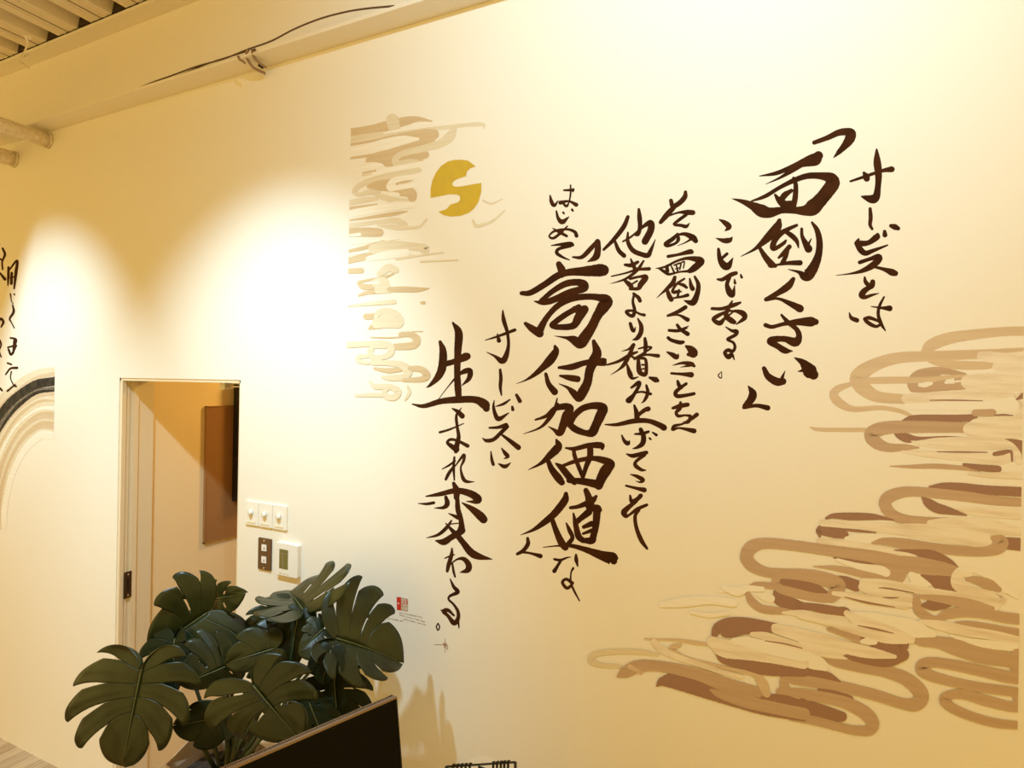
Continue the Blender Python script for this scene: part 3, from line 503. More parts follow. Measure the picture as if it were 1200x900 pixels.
# ------------------------------------------------------------------ painted cloud bands
XE_R = 0.467; XE_L = -1.392
P_, Q_, R_, S_, T_ = (940,375), (940,540), (940,680), (680,680), (800,580)
K46 = 1200/260
RIGHT = [
(P_,'l',"1230,60,46 1100,62,46 950,76,50 800,98,58 700,135,60 664,175,42"),
(P_,'l',"670,170,40 700,220,30 830,243,44 1000,246,36 1050,240,8"),
(P_,'l',"1230,172,44 960,185,46 700,195,50 520,205,56 400,240,64 325,285,80 305,325,88 340,375,74 410,415,56 545,428,48"),
(P_,'l',"600,325,34 450,326,34 340,330,30 260,348,24 190,375,38 172,408,46 205,450,44 280,482,30 420,475,22 520,490,22 600,522,14"),
(P_,'m',"590,385,8 590,350,40 620,310,60 680,285,50 760,275,36 880,295,16;600,370,40 720,370,40 850,362,34;700,330,70 740,335,70;845,330,46 870,350,50"),
(P_,'l',"580,325,30 700,322,26 780,310,20 890,300,10"),
(P_,'c',"632,355,10 665,350,26 700,342,14"),(P_,'c',"775,338,12 860,330,8"),
(P_,'s',"970,195,46 1020,200,56 1100,205,50 1230,195,56"),
(P_,'s',"1050,250,40 1230,250,70"),
(P_,'s',"895,335,70 950,340,90 1080,335,100 1230,320,110"),
(P_,'s',"560,425,44 640,425,56 800,425,80 1000,430,100 1150,445,90 1190,420,60"),
(P_,'c',"560,470,30 800,465,44 1000,465,50 1130,460,80"),
(P_,'d',"690,434,4 820,434,7 975,437,4"),(P_,'d',"1160,430,8 1195,410,30 1230,405,40"),
(P_,'l',"45,580,6 100,592,18 340,594,20"),
(P_,'d',"540,545,6 590,532,28 680,530,34 800,532,36 930,530,38"),
(P_,'d',"500,600,16 525,622,36 575,640,44 640,640,16 780,632,8 895,638,6"),
(P_,'m',"890,582,52 800,580,54 650,578,60 480,580,64 400,598,70 376,625,74 405,665,60 470,690,44 560,688,30 630,690,8"),
(P_,'s',"590,655,4 640,665,24 720,665,50 900,668,66 1100,665,60"),
(P_,'s',"540,710,10 700,725,36 900,740,44 1050,750,60 1120,735,60"),
(P_,'d',"730,712,4 850,714,8 1000,716,5"),
(P_,'s',"905,590,66 960,582,100 1080,580,110 1230,575,110"),
(P_,'m',"935,502,34 1030,502,38"),(P_,'d',"1040,515,6 1090,513,9 1140,517,5"),
(P_,'s',"1120,540,24 1180,520,34 1200,470,30 1210,440,30"),
(P_,'d',"1095,645,6 1150,665,40 1200,700,90 1230,720,100"),
(P_,'s',"1090,650,16 1135,680,24 1165,725,32 1172,765,30"),
(P_,'d',"1040,725,20 1080,718,24 1128,712,14 1135,762,10"),
(P_,'m',"475,790,3 600,792,18 720,790,24 870,800,22 960,808,24"),
(P_,'d',"875,782,16 960,798,32 1060,806,34"),
(P_,'s',"900,830,10 1000,838,24 1230,840,44"),
(Q_,'d',"690,142,14 760,138,36 860,142,42 1000,158,46 1230,170,50"),
(Q_,'d',"650,200,10 680,225,44 730,255,50 800,272,36 888,294,6"),
(Q_,'m',"1230,226,42 1050,215,46 900,195,50 750,178,50 620,166,48 540,170,54 470,195,62 448,235,62 485,288,54 560,316,46 680,322,34 820,310,4"),
(Q_,'s',"845,255,20 920,270,40 1050,280,50 1230,290,60"),
(Q_,'d',"130,310,12 170,298,26 260,300,38 370,302,34 430,308,20 495,320,6"),
(Q_,'d',"95,408,12 102,375,50 180,385,60 230,400,40;200,370,10 300,378,14 400,388,5"),
(Q_,'s',"108,336,32 300,348,40 480,365,50 700,385,80 900,410,90 985,430,80"),
(Q_,'s',"690,335,30 800,340,60 1000,355,80 1110,372,50 1230,385,40"),
(Q_,'c',"240,422,24 310,418,48 400,420,44 470,412,14"),
(Q_,'d',"1105,445,60 1160,450,64 1230,456,64"),
(Q_,'m',"380,444,12 440,435,36 550,448,54 700,468,48 850,485,50 980,490,48 1060,468,66 1078,435,60 1030,418,24"),
(Q_,'s',"95,432,30 200,445,36 400,478,44 520,500,34 610,515,12"),
(Q_,'d',"500,482,5 600,490,24 700,515,60 790,548,40 840,580,16"),
(Q_,'d',"170,522,5 250,542,22 340,552,16 420,565,5"),
(Q_,'m',"340,510,40 450,545,66 600,565,90 750,590,84 815,600,66;480,590,60 520,620,80 530,650,40"),
(Q_,'m',"60,570,4 180,580,26 300,605,36 420,635,34 500,640,34"),
(Q_,'c',"190,535,16 300,568,30 420,590,44 455,605,40"),
(Q_,'c',"590,618,36 625,645,66 665,658,52 685,660,30"),
(Q_,'d',"645,618,10 700,640,40 750,665,70 820,690,50 850,706,20;720,640,40 800,650,50"),
(Q_,'c',"550,655,10 640,680,30"),
(Q_,'s',"905,605,40 860,600,50 835,625,52 840,665,60 900,705,60 1000,735,70 1070,740,70 1075,690,20"),
(Q_,'c',"850,580,14 950,595,30 1040,640,40 1120,700,40 1230,740,60"),
(Q_,'m',"890,640,18 940,645,40 1010,668,54 1062,695,30"),
(T_,'d',"810,445,20 870,465,52 940,490,58"),
(T_,'d',"495,520,10 520,560,60 600,590,56 720,608,44 880,632,46"),
(T_,'c',"600,548,10 680,572,26 800,595,20 870,590,20"),
(T_,'m',"362,490,8 400,484,28 480,490,34"),
(T_,'m',"350,530,24 375,575,40 420,610,40 480,622,40 560,628,30"),
(T_,'c',"395,535,10 440,548,40 475,560,44"),
(T_,'q',"200,520,14 330,505,30 430,508,26"),
(T_,'s',"540,635,10 640,640,36 760,662,50 900,690,60 1050,730,66 1180,775,60"),
(T_,'m',"1220,372,60 1100,345,60 1000,328,60 800,300,54 600,272,52 450,260,54 375,280,66 346,330,66 375,380,60 450,415,50 540,425,54 680,435,64 800,465,74 840,500,76 800,548,60 700,548,48 560,512,56 510,480,56 515,445,40"),
(T_,'d',"540,468,30 620,482,42 720,505,44 778,525,14"),
(Q_,'s',"330,655,40 450,665,44 650,700,40 850,738,50 1040,785,50"),
(Q_,'s',"330,680,50 420,712,60 540,745,70 590,760,60"),(Q_,'s',"170,715,20 300,735,40 450,760,40 560,780,40"),
(Q_,'d',"415,685,4 470,690,8 600,712,4;440,738,4 480,740,8 520,738,4;230,735,4 350,765,10 500,790,4"),
(R_,'m',"610,80,20 622,130,50 640,170,50 690,200,36 760,220,20"),
(R_,'d',"650,135,16 700,132,56 760,128,50 810,128,14"),
(R_,'m',"640,85,20 760,100,40 900,125,50 1030,150,20"),
(R_,'m',"735,205,30 790,180,50 880,170,50 980,178,50 1100,200,54 1230,215,54"),
(R_,'m',"830,228,10 900,240,40 1020,262,50 1100,280,56 1230,300,60"),
(R_,'s',"640,220,20 760,245,50 900,275,50 1050,300,50 1230,350,56"),
(R_,'c',"800,295,10 900,330,36 1050,350,44 1230,370,30"),
(R_,'m',"590,315,20 640,325,50 740,335,60 830,360,80 950,400,80 1100,425,76 1150,440,70"),
(R_,'m',"1160,400,60 1160,530,60"),
(R_,'m',"1180,525,60 1120,522,60 1000,495,56 850,462,54 720,442,50 660,452,60 650,480,66 700,515,54 850,555,48 1000,582,48 1230,612,48"),
(R_,'m',"1165,600,44 1165,685,44"),
(R_,'m',"1180,684,50 1120,680,50 1000,650,54 880,615,50 800,618,46 772,640,56 800,680,50 900,728,46 1050,770,44 1230,786,40"),
(R_,'c',"0,410,80 60,430,90 110,465,60"),
(R_,'m',"110,405,20 180,430,60 300,462,56 450,490,60 560,530,66 630,590,72 645,635,70 610,668,70 540,664,54 400,620,56 250,582,56 100,552,60 -40,530,60"),
(R_,'d',"-40,495,30 60,500,34 140,515,36 205,545,8"),
(R_,'d',"90,588,14 180,615,36 260,642,34"),
(R_,'d',"-60,680,70 60,700,80 215,735,50"),
(R_,'m',"-120,600,40 0,612,56 120,632,56 240,662,60 340,715,66 382,770,62 360,808,54 280,808,46 180,785,44 60,755,44 -60,735,40"),
(S_,'d',"412,572,4 450,545,50 540,545,88 680,590,84 820,645,60 1000,700,50 1210,748,24"),
(S_,'m',"205,518,14 245,495,58 310,465,62 400,460,54 520,478,56 650,510,62 780,560,70 900,590,60 1000,610,50"),
(S_,'l',"270,465,24 330,500,16"),
(S_,'d',"980,630,10 1060,640,50 1200,665,56"),
(S_,'m',"705,590,10 760,615,40 900,655,62 1060,690,60 1210,720,60"),
(S_,'m',"1210,530,50 1130,525,46 1102,550,46 1120,590,42 1180,620,36"),
(S_,'l',"350,315,5 520,320,12 620,335,18 700,345,12"),
(S_,'l',"545,345,14 500,365,36 515,395,34 580,422,22 700,450,16 850,485,18 940,505,24 985,555,50 1010,612,36"),
(S_,'s',"400,330,30 440,370,36 520,410,30 640,450,24 760,490,24 880,520,20"),
(S_,'p',"215,462,18 110,455,22 60,430,34 90,395,28 200,382,26 330,385,24 420,400,14"),
(S_,'d',"720,305,20 745,262,60 800,255,100 900,245,84 1050,255,50"),
(S_,'s',"1055,262,40 1120,275,60 1210,300,70"),
(S_,'d',"735,385,14 780,425,44 900,450,60 1000,475,66 1210,490,56"),
(S_,'s',"715,330,54 780,365,90 900,385,80 1050,410,70 1210,450,50"),
(S_,'c',"830,325,30 900,330,50 1050,370,60 1210,410,50"),
(S_,'s',"930,290,24 1000,300,40 1100,330,40 1210,365,36"),
(S_,'d',"1000,325,4 1100,340,7 1200,365,5"),
(T_,'s',"500,715,40 600,745,60 750,790,80 900,830,70 1050,860,50 1150,880,20"),
(T_,'s',"640,800,30 760,840,60 880,860,50"),
(T_,'m',"785,722,14 880,745,40 960,775,50"),(T_,'m',"790,805,5 850,828,10"),
(T_,'d',"970,775,20 1060,800,60 1160,820,90 1190,810,60"),
(R_,'d',"225,405,6 280,410,44 400,435,50 480,440,40 545,400,60"),
(R_,'s',"60,300,50 200,350,60 350,385,60 500,410,20"),
(R_,'c',"325,328,22 360,326,38 392,330,28"),
(R_,'d',"-10,130,26 100,150,44 235,170,40"),
(R_,'c',"245,180,20 350,200,60 500,240,90 600,260,90 710,290,30"),
(R_,'s',"240,175,30 300,215,50 420,255,54 540,300,50 590,320,36"),
(R_,'s',"-10,185,34 120,215,40 300,265,50 450,310,50 560,325,30"),
(R_,'d',"300,242,4 400,262,10 490,283,4"),
(S_,'q',"440,130,24 560,115,50 700,105,40 830,120,40"),(S_,'q',"600,170,14 700,185,24 800,175,20"),
(S_,'q',"780,40,24 850,60,40 900,50,20"),
]
rc = thing('cloud_mural', 'brown and sand coloured painted cloud bands at the lower right of the wall', 'mural', tuple(onY(1000, 640)))
h0 = 0.0001
for i, (tl, m, txt) in enumerate(RIGHT):
    pt = Paint(tl, K46, (-99, XE_R))
    for j, st in enumerate(parse(txt)): pt.ribbon(st, h0+i*0.00003+j*0.000006, 0.03, 1.08)
    pt.out('brush_stroke', m, rc)
a_, b_, c_ = (400,125), (400,225), (400,325)
LEFT = [
(a_,'t',"40,195,66 200,165,58 350,128,60 460,100,52 540,88,32 635,102,8"),
(a_,'p',"40,235,40 250,200,36 450,175,30 700,150,24 860,132,24 990,125,24 1005,152,8"),
(a_,'t',"40,272,18 250,235,16 400,205,24 560,195,60 650,195,66"),
(a_,'t',"40,366,14 250,335,20 400,298,30 520,265,50 600,235,90 650,205,50"),
(a_,'p',"360,95,80 375,160,70"),
(a_,'w',"300,187,8 450,158,20 600,130,26 700,115,22 820,112,14"),
(a_,'w',"70,310,36 200,285,50 330,255,60 440,235,54 540,228,16"),
(a_,'t',"170,408,6 210,372,56 300,355,80 370,345,70 480,330,70 590,340,50;320,390,60 350,410,40;450,370,60 560,372,30"),
(a_,'p',"380,415,24 378,372,38 430,330,36 560,298,40 690,262,50 760,215,60 790,165,40 800,140,20"),
(a_,'p',"400,402,30 480,385,30 540,378,8"),
(a_,'w',"50,432,40 200,412,36 275,425,44 280,460,40 180,490,26"),(a_,'w',"290,448,30 450,428,36 570,400,34"),
(a_,'t',"155,466,10 240,450,12"),(a_,'p',"150,482,12 210,474,8"),
(a_,'t',"190,562,20 260,550,70 330,550,80 400,590,60"),
(a_,'p',"545,445,30 400,478,44 250,505,32 140,550,36 95,592,34 125,618,26 220,600,34 290,630,40 380,660,36 480,662,26"),
(a_,'t',"400,610,30 460,600,60 495,610,60 500,640,54"),
(a_,'w',"350,562,60 370,525,44 440,505,36 520,490,24"),(a_,'w',"350,575,36 430,565,30 520,545,34"),
(a_,'t',"385,540,6 440,530,16 500,520,6"),(a_,'w',"285,608,12 340,612,26 395,622,30"),
(a_,'p',"40,680,34 150,660,34 250,645,24"),(a_,'t',"40,725,32 150,708,26 250,690,14"),
(a_,'w',"40,755,40 250,720,50 400,695,50 500,692,36"),
(a_,'t',"40,802,8 250,772,20 380,752,22 465,735,5"),
(a_,'p',"40,840,34 250,812,24 380,800,34 440,832,44 470,850,24 550,842,16 600,792,12"),
(a_,'p',"260,830,20 400,850,30 500,850,14"),
(a_,'t',"40,885,50 180,882,56 270,885,50"),
(a_,'p',"1000,660,8 1060,680,10 1135,648,4"),(a_,'p',"925,800,14 955,838,20 1060,805,12 1150,728,7"),
(b_,'w',"60,305,12 130,298,20"),
(b_,'w',"40,360,20 200,345,24 420,320,14"),
(b_,'t',"40,420,20 150,395,24 300,350,20"),
(b_,'t',"40,485,38 160,458,40 270,430,30"),
(b_,'p',"225,400,60 330,385,76 440,378,50 590,395,44 590,420,34"),
(b_,'w',"50,440,14 170,420,18"),(b_,'w',"190,470,30 320,442,50 460,425,44"),
(b_,'w',"500,430,24 550,430,24"),
(b_,'p',"390,470,16 560,445,10 720,425,6"),(b_,'p',"560,490,10 820,478,8"),
(b_,'t',"30,556,30 142,552,34"),
(b_,'p',"270,575,36 330,535,50 385,548,40"),
(b_,'t',"125,640,24 155,665,34 240,665,34;130,632,16 230,612,14 300,600,20 370,575,8"),
(b_,'p',"250,640,60 300,635,60 330,665,30"),(b_,'w',"185,642,12 260,634,16"),
(b_,'t',"125,728,12 180,708,24 260,700,26"),(b_,'p',"260,690,44 340,690,36"),(b_,'t',"340,685,30 450,684,34 540,686,28 620,678,4"),
(b_,'p',"30,804,6 200,786,22 375,772,28"),(b_,'t',"566,778,16 584,778,18"),
(c_,'t',"175,276,36 235,272,36"),(c_,'t',"195,362,10 230,345,34 285,348,20"),
(c_,'p',"250,325,60 330,305,90 400,325,60"),
(c_,'p',"238,290,16 265,250,36 330,234,36 395,258,30 425,290,20 432,325,14"),
(c_,'t',"210,422,6 320,424,8 420,420,6"),(c_,'t',"500,381,3 575,380,4"),
(c_,'t',"420,402,30 490,402,34 532,435,46 505,478,44 380,488,38"),
(c_,'p',"30,476,38 200,468,34 300,465,34 350,490,40 345,535,40 290,562,30 225,560,36 205,520,36 235,487,24 310,490,20"),
(c_,'p',"190,555,20 130,558,28 122,588,26 190,600,24"),
(c_,'t',"235,640,14 330,655,30 420,648,24"),
(c_,'p',"220,600,30 330,602,34 430,618,44 470,660,54 440,700,40 340,706,34 290,700,14"),
(c_,'t',"485,640,30 560,645,36 602,685,44 570,715,34 440,722,22"),
(c_,'p',"205,735,16 245,768,34 340,768,34 400,800,40 375,842,40 320,838,34 308,800,26 345,775,16"),
(c_,'p',"100,832,12 200,826,24 290,828,26"),(c_,'p',"470,765,12 480,810,20 450,860,12"),
]
lc = thing('cloud_mural', 'pale tan painted cloud bands stacked down the upper left of the lettering', 'mural', tuple(onY(450, 300)))
for i, (tl, m, txt) in enumerate(LEFT):
    pt = Paint(tl, 6.0, (XE_L, 99))
    for j, st in enumerate(parse(txt)): pt.ribbon(st, h0+i*0.00003+j*0.000006, 0.03, 1.14)
    pt.out('brush_stroke', m, lc)
# golden disc broken by two clouds
moon = thing('golden_disc', 'mustard gold painted disc broken by two cloud shapes', 'mural', tuple(onY(534, 250)))
mp = [(845,373),(892,380),(945,420),(908,434),(885,455),(876,490),(830,503),(795,520),(779,540),(785,556),(805,564),(850,560),(930,545),(985,536),(985,600),(965,670),(935,715),(900,745),(840,768),(770,773),(720,763),(682,740),(740,720),(755,702),(768,688),(820,674),(836,655),(834,630),(812,617),(760,616),(690,630),(628,642),(628,580),(640,520),(665,465),(700,418),(750,385),(800,374)]
pt = Paint(a_, 6.0)
sm = [(x, y) for x, y in mp]
pt.poly(sm, 0.0006); pt.out('painted_disc', 'gold', moon)

# painted arc at the left edge, made of many dry brush bands
ar = thing('painted_arc', 'painted brush arc in black, grey and tan with a straight cut right edge', 'mural', tuple(onY(40, 520)))
outer = [(262,108),(235,112),(150,130),(60,190),(0,250),(-60,340),(-105,480),(-130,640),(-140,820)]
inner = [(262,432),(236,430),(180,428),(110,490),(60,590),(38,680),(28,750),(26,800),(24,822)]
XA = onY(63, 510).x
seq = ['p','p','l','black','black','black','grey','black','l','p','t','p','w','p','t','l','p','t','l','p','q','w']
n = len(seq)
for i, m in enumerate(seq):
    f = (i+0.5)/n; pts = []
    for k in range(9):
        ff = f + 0.012*math.sin(k*1.3+i*2.0)
        w = math.dist(outer[k], inner[k])/n*1.30
        pts.append((outer[k][0]*(1-ff)+inner[k][0]*ff, outer[k][1]*(1-ff)+inner[k][1]*ff, w))
    pt = Paint((0, 400), 3.75, (-99, XA)); pt.ribbon(pts, h0+i*0.00003, 0.10); pt.out('brush_band', m, ar)

# red seal with tan pattern, tiny caption, signature
se = thing('seal_stamp', 'small red and tan square seal painted left of the last lettering column', 'seal', tuple(onY(472, 708)))
tS = (455, 690); kS = 11.25
pt = Paint(tS, kS); pt.poly([(112,106),(170,112),(170,283),(116,278)], 0.0006); pt.out('red_block', 'red', se)
pt = Paint(tS, kS); pt.poly([(170,115),(262,132),(258,300),(170,284)], 0.00055); pt.out('patterned_block', 'm', se)
pt = Paint(tS, kS); pt.poly([(124,180),(146,184),(146,200),(124,197)], 0.00075); pt.out('notch', 'p', se)
for m, txt in (('c',"182,140,8 205,160,6 190,180,8 215,200,6;215,140,6 235,170,8 222,185,6;190,215,6 215,225,8 240,215,6;185,250,8 205,240,6 200,270,8;225,245,6 235,275,6 248,240,6"),
               ('red',"196,150,12 205,165,8;205,185,16 200,200,10;190,228,10 205,232,10;240,150,10 252,185,16 240,190,10;220,155,6 222,170,8")):
    pt = Paint(tS, kS)
    for j, st in enumerate(parse(txt)): pt.ribbon(st, 0.0008+j*0.00003)
    pt.out('seal_pattern', m, se)
cp = thing('small_caption', 'three tiny slanting lines of brown handwriting beneath the red seal', 'caption', tuple(onY(485, 722)))
random.seed(3)
for (x0, y0, x1, y1) in ((150,318,440,380), (150,348,490,440), (0,395,190,432), (200,402,495,480)):
    pt = Paint(tS, kS); x = x0; j = 0
    while x < x1:
        y = y0+(y1-y0)*(x-x0)/(x1-x0); L = random.uniform(8, 20)
        pts = [(x, y+random.uniform(-6, 4), 3.5), (x+L*0.3, y-random.uniform(2, 14), 4), (x+L*0.6, y+random.uniform(0, 6), 4.5), (x+L, y+random.uniform(-4, 4), 3)]
        pt.ribbon(pts, 0.0002+j*0.00001, 0, 1.35); j += 1
        x += L + random.choice((3, 4, 14))
    pt.out('handwritten_line', 'd', cp)
sg = thing('signature_mark', 'tiny brown cross shaped signature below the lettering ring', 'signature', tuple(onY(521, 756)))
pt = Paint(tS, kS)
for j, st in enumerate(parse("595,736,2 660,737,6 745,740,5;750,650,3 750,740,6 748,840,3;722,718,7 770,726,7;728,735,8 765,745,7;735,770,7 760,750,7;770,740,8 785,765,9;765,775,8 785,800,7;740,745,14 758,742,12")): pt.ribbon(st, 0.0002+j*0.00003, 0, 1.4)
pt.out('signature', 'd', sg)
# ------------------------------------------------------------------ desk, monitor, wire rack
DZ = 0.66
dk = thing('desk', 'light wooden desk under the monitor and the plant', 'desk', (-0.9, -0.6, ZF))
put(MB().box((-1.60, -1.05, DZ-0.03), (0.6, -0.14, DZ)).out('desktop', 'desk'), dk)
for x in (-1.57, 0.52):
    for y in (-1.01, -0.21): put(MB().box((x, y, ZF), (x+0.05, y+0.05, DZ-0.03)).out('leg', 'blackplastic'), dk)
# monitor: top edge runs from the corner (465,816) toward the lower left
C = at(465, 816, 1.20)                       # top far corner, front face
d0 = ray(1284, 462); d0.z = 0; d0.normalize()  # horizontal direction of the top edge
nn = Vector((d0.y, -d0.x, 0))                # facing the room to the right
Wm = 0.62; Hm = 0.38; tilt = math.radians(10)
dn = Vector((0, 0, -1))*math.cos(tilt) + nn*math.sin(tilt)   # down along the tilted face
nf = nn*math.cos(tilt) + Vector((0, 0, 1))*math.sin(tilt)
A0 = C - d0*Wm
mo = thing('computer_monitor', 'black computer monitor seen from above with a slim tan top edge', 'monitor', tuple(C - d0*Wm/2 + Vector((0, 0, DZ-C.z))))
e = 0.004
MB().obox(A0+d0*e+dn*e, d0*(Wm-2*e), dn*(Hm-2*e), nf*-0.004).out('screen', 'screen', mo)
fr = MB(); TK = 0.0085
fr.obox(A0-nf*TK+dn*0.0, d0*Wm, dn*e, nf*(TK+0.0006))
MB().obox(A0-nf*TK+dn*(Hm-e), d0*Wm, dn*e, nf*(TK+0.0006)).out('bottom_bezel', 'blackplastic', mo)
fr.out('top_bezel', 'shell', mo)
MB().obox(A0-nf*TK+dn*e, d0*e*0.6, dn*(Hm-2*e), nf*(TK+0.0004)).obox(C-nf*TK+dn*e, d0*-e*0.6, dn*(Hm-2*e), nf*(TK+0.0004)).out('side_bezel', 'blackplastic', mo)
MB().obox(A0-nf*(TK+0.008)+dn*0.0015, d0*Wm, dn*(Hm-0.003), nf*0.008).out('back_shell', 'blackplastic', mo)
MB().obox(A0-nf*(TK+0.0105)+dn*0.0002, d0*Wm, dn*(Hm-0.002), nf*0.0025).out('rear_rim', 'shell', mo)
vt = MB()
for i in range(150):
    vt.obox(A0+d0*(0.01+i*0.004)-nf*(TK+0.0072)-dn*0.0002, d0*0.0018, dn*0.004, nf*0.006)
o = vt.out('vent_slots', 'shell', mo); o['kind'] = 'stuff'
cm = C - d0*Wm*0.5 - nf*(TK+0.02)
MB().tube([cm+dn*0.22, cm+dn*0.22-nn*0.05, Vector((cm.x, cm.y, DZ+0.01))-nn*0.03], 0.018, 12).out('stand', 'blackplastic', mo, True)
b = MB(); q = Vector((cm.x, cm.y, DZ))-nn*0.03; b.obox(q-d0*0.12-nn*0.09, d0*0.24, nn*0.18, Vector((0, 0, 0.012))); b.out('stand_base', 'blackplastic', mo)

# black wire rack at the bottom edge
r0 = at(523, 898.5, 1.22); r1 = at(604, 893.2, 1.22)
wr = thing('wire_rack', 'black wire desk rack just showing at the bottom edge below the lettering', 'rack', (r0.x, r0.y, DZ))
ax = (r1-r0); L = ax.length; axn = ax.normalized()
MB().tube([r0, r1], 0.0022, 8).out('top_rail', 'blackplastic', wr, True)
def drop(t, name='wire', r=0.0026):
    p = r0 + ax*t; top = p + Vector((0, 0, 0.0035))
    MB().tube([top+Vector((0, 0.006, -0.004)), top, Vector((p.x, p.y-0.001, DZ+0.014))], r, 8).out(name, 'blackplastic', wr, True)
for t in (0.10, 0.16, 0.22, 0.28, 0.34, 0.68, 0.735, 0.79, 0.84, 0.895): drop(t)
pq = r0+ax*0.47; MB().box((pq.x, pq.y-0.004, pq.z-0.10), (pq.x+0.018, pq.y, pq.z-0.002)).out('holder_tab', 'blackplastic', wr)
MB().tube([Vector((r0.x, r0.y, DZ+0.012)), Vector((r1.x, r1.y, DZ+0.012))], 0.003, 8).out('bottom_rail', 'blackplastic', wr, True)
for p in (r0, r1):
    MB().tube([p, Vector((p.x, p.y, DZ+0.002))], 0.003, 8).out('post', 'blackplastic', wr, True)
    MB().tube([Vector((p.x, p.y-0.05, DZ+0.003)), Vector((p.x, p.y+0.06, DZ+0.003))], 0.003, 8).out('foot', 'blackplastic', wr, True)
# white cup behind the rack
ct = at(565, 892.5, 1.31)
cu = thing('white_cup', 'white round-topped cup standing behind the black wire rack', 'cup', (ct.x, ct.y, DZ))
def lathe(prof, c, seg=28):
    b = MB()
    for r, z in prof:
        for j in range(seg): b.v.append((c[0]+r*math.cos(2*PI*j/seg), c[1]+r*math.sin(2*PI*j/seg), z))
    for i in range(len(prof)-1):
        for j in range(seg): b.f.append((i*seg+j, i*seg+(j+1) % seg, (i+1)*seg+(j+1) % seg, (i+1)*seg+j))
    return b
zt = ct.z
lathe([(0.001, DZ+0.001), (0.034, DZ+0.002), (0.036, DZ+0.03), (0.038, zt-0.03), (0.0385, zt-0.026)], (ct.x, ct.y)).out('cup_body', 'white', cu, True)
lathe([(0.0395, zt-0.026), (0.0395, zt-0.012), (0.034, zt-0.006), (0.022, zt-0.001), (0.001, zt)], (ct.x, ct.y)).out('lid', 'white', cu, True)

# ------------------------------------------------------------------ monstera
pz = at(258, 884, 1.62); pc0 = Vector((pz.x, pz.y, DZ))
mn = thing('monstera_plant', 'potted monstera with large split dark green leaves beside the black monitor', 'plant', (pc0.x, pc0.y, DZ))
# faceted, folded paper planter
b = MB(); seg = 12
rim = []
for lv, (r, z, fold) in enumerate(((0.085, DZ, 0.0), (0.105, DZ+0.07, 0.004), (0.118, pz.z-0.03, 0.010), (0.122, pz.z, 0.016))):
    for j in range(seg):
        w = 2*PI*j/seg+0.15; rr = r + (fold if j % 2 else -fold)
        zz = z + ((0.022 if j % 3 == 0 else -0.010) if lv == 3 else 0)
        b.v.append((pc0.x+rr*math.cos(w), pc0.y+rr*math.sin(w), zz))
for lv in range(3):
    for j in range(seg): b.f.append((lv*seg+j, lv*seg+(j+1) % seg, (lv+1)*seg+(j+1) % seg, (lv+1)*seg+j))
b.f.append(tuple(reversed(range(seg))))
o = b.out('planter', 'kraft', mn); md = o.modifiers.new('s', 'SOLIDIFY'); md.thickness = 0.003; md.offset = -1
lathe([(0.001, pz.z-0.05), (0.07, pz.z-0.05), (0.105, pz.z-0.052)], (pc0.x, pc0.y)).out('soil', 'soil', mn)
top = Vector((pc0.x+0.02, pc0.y, pz.z-0.055))

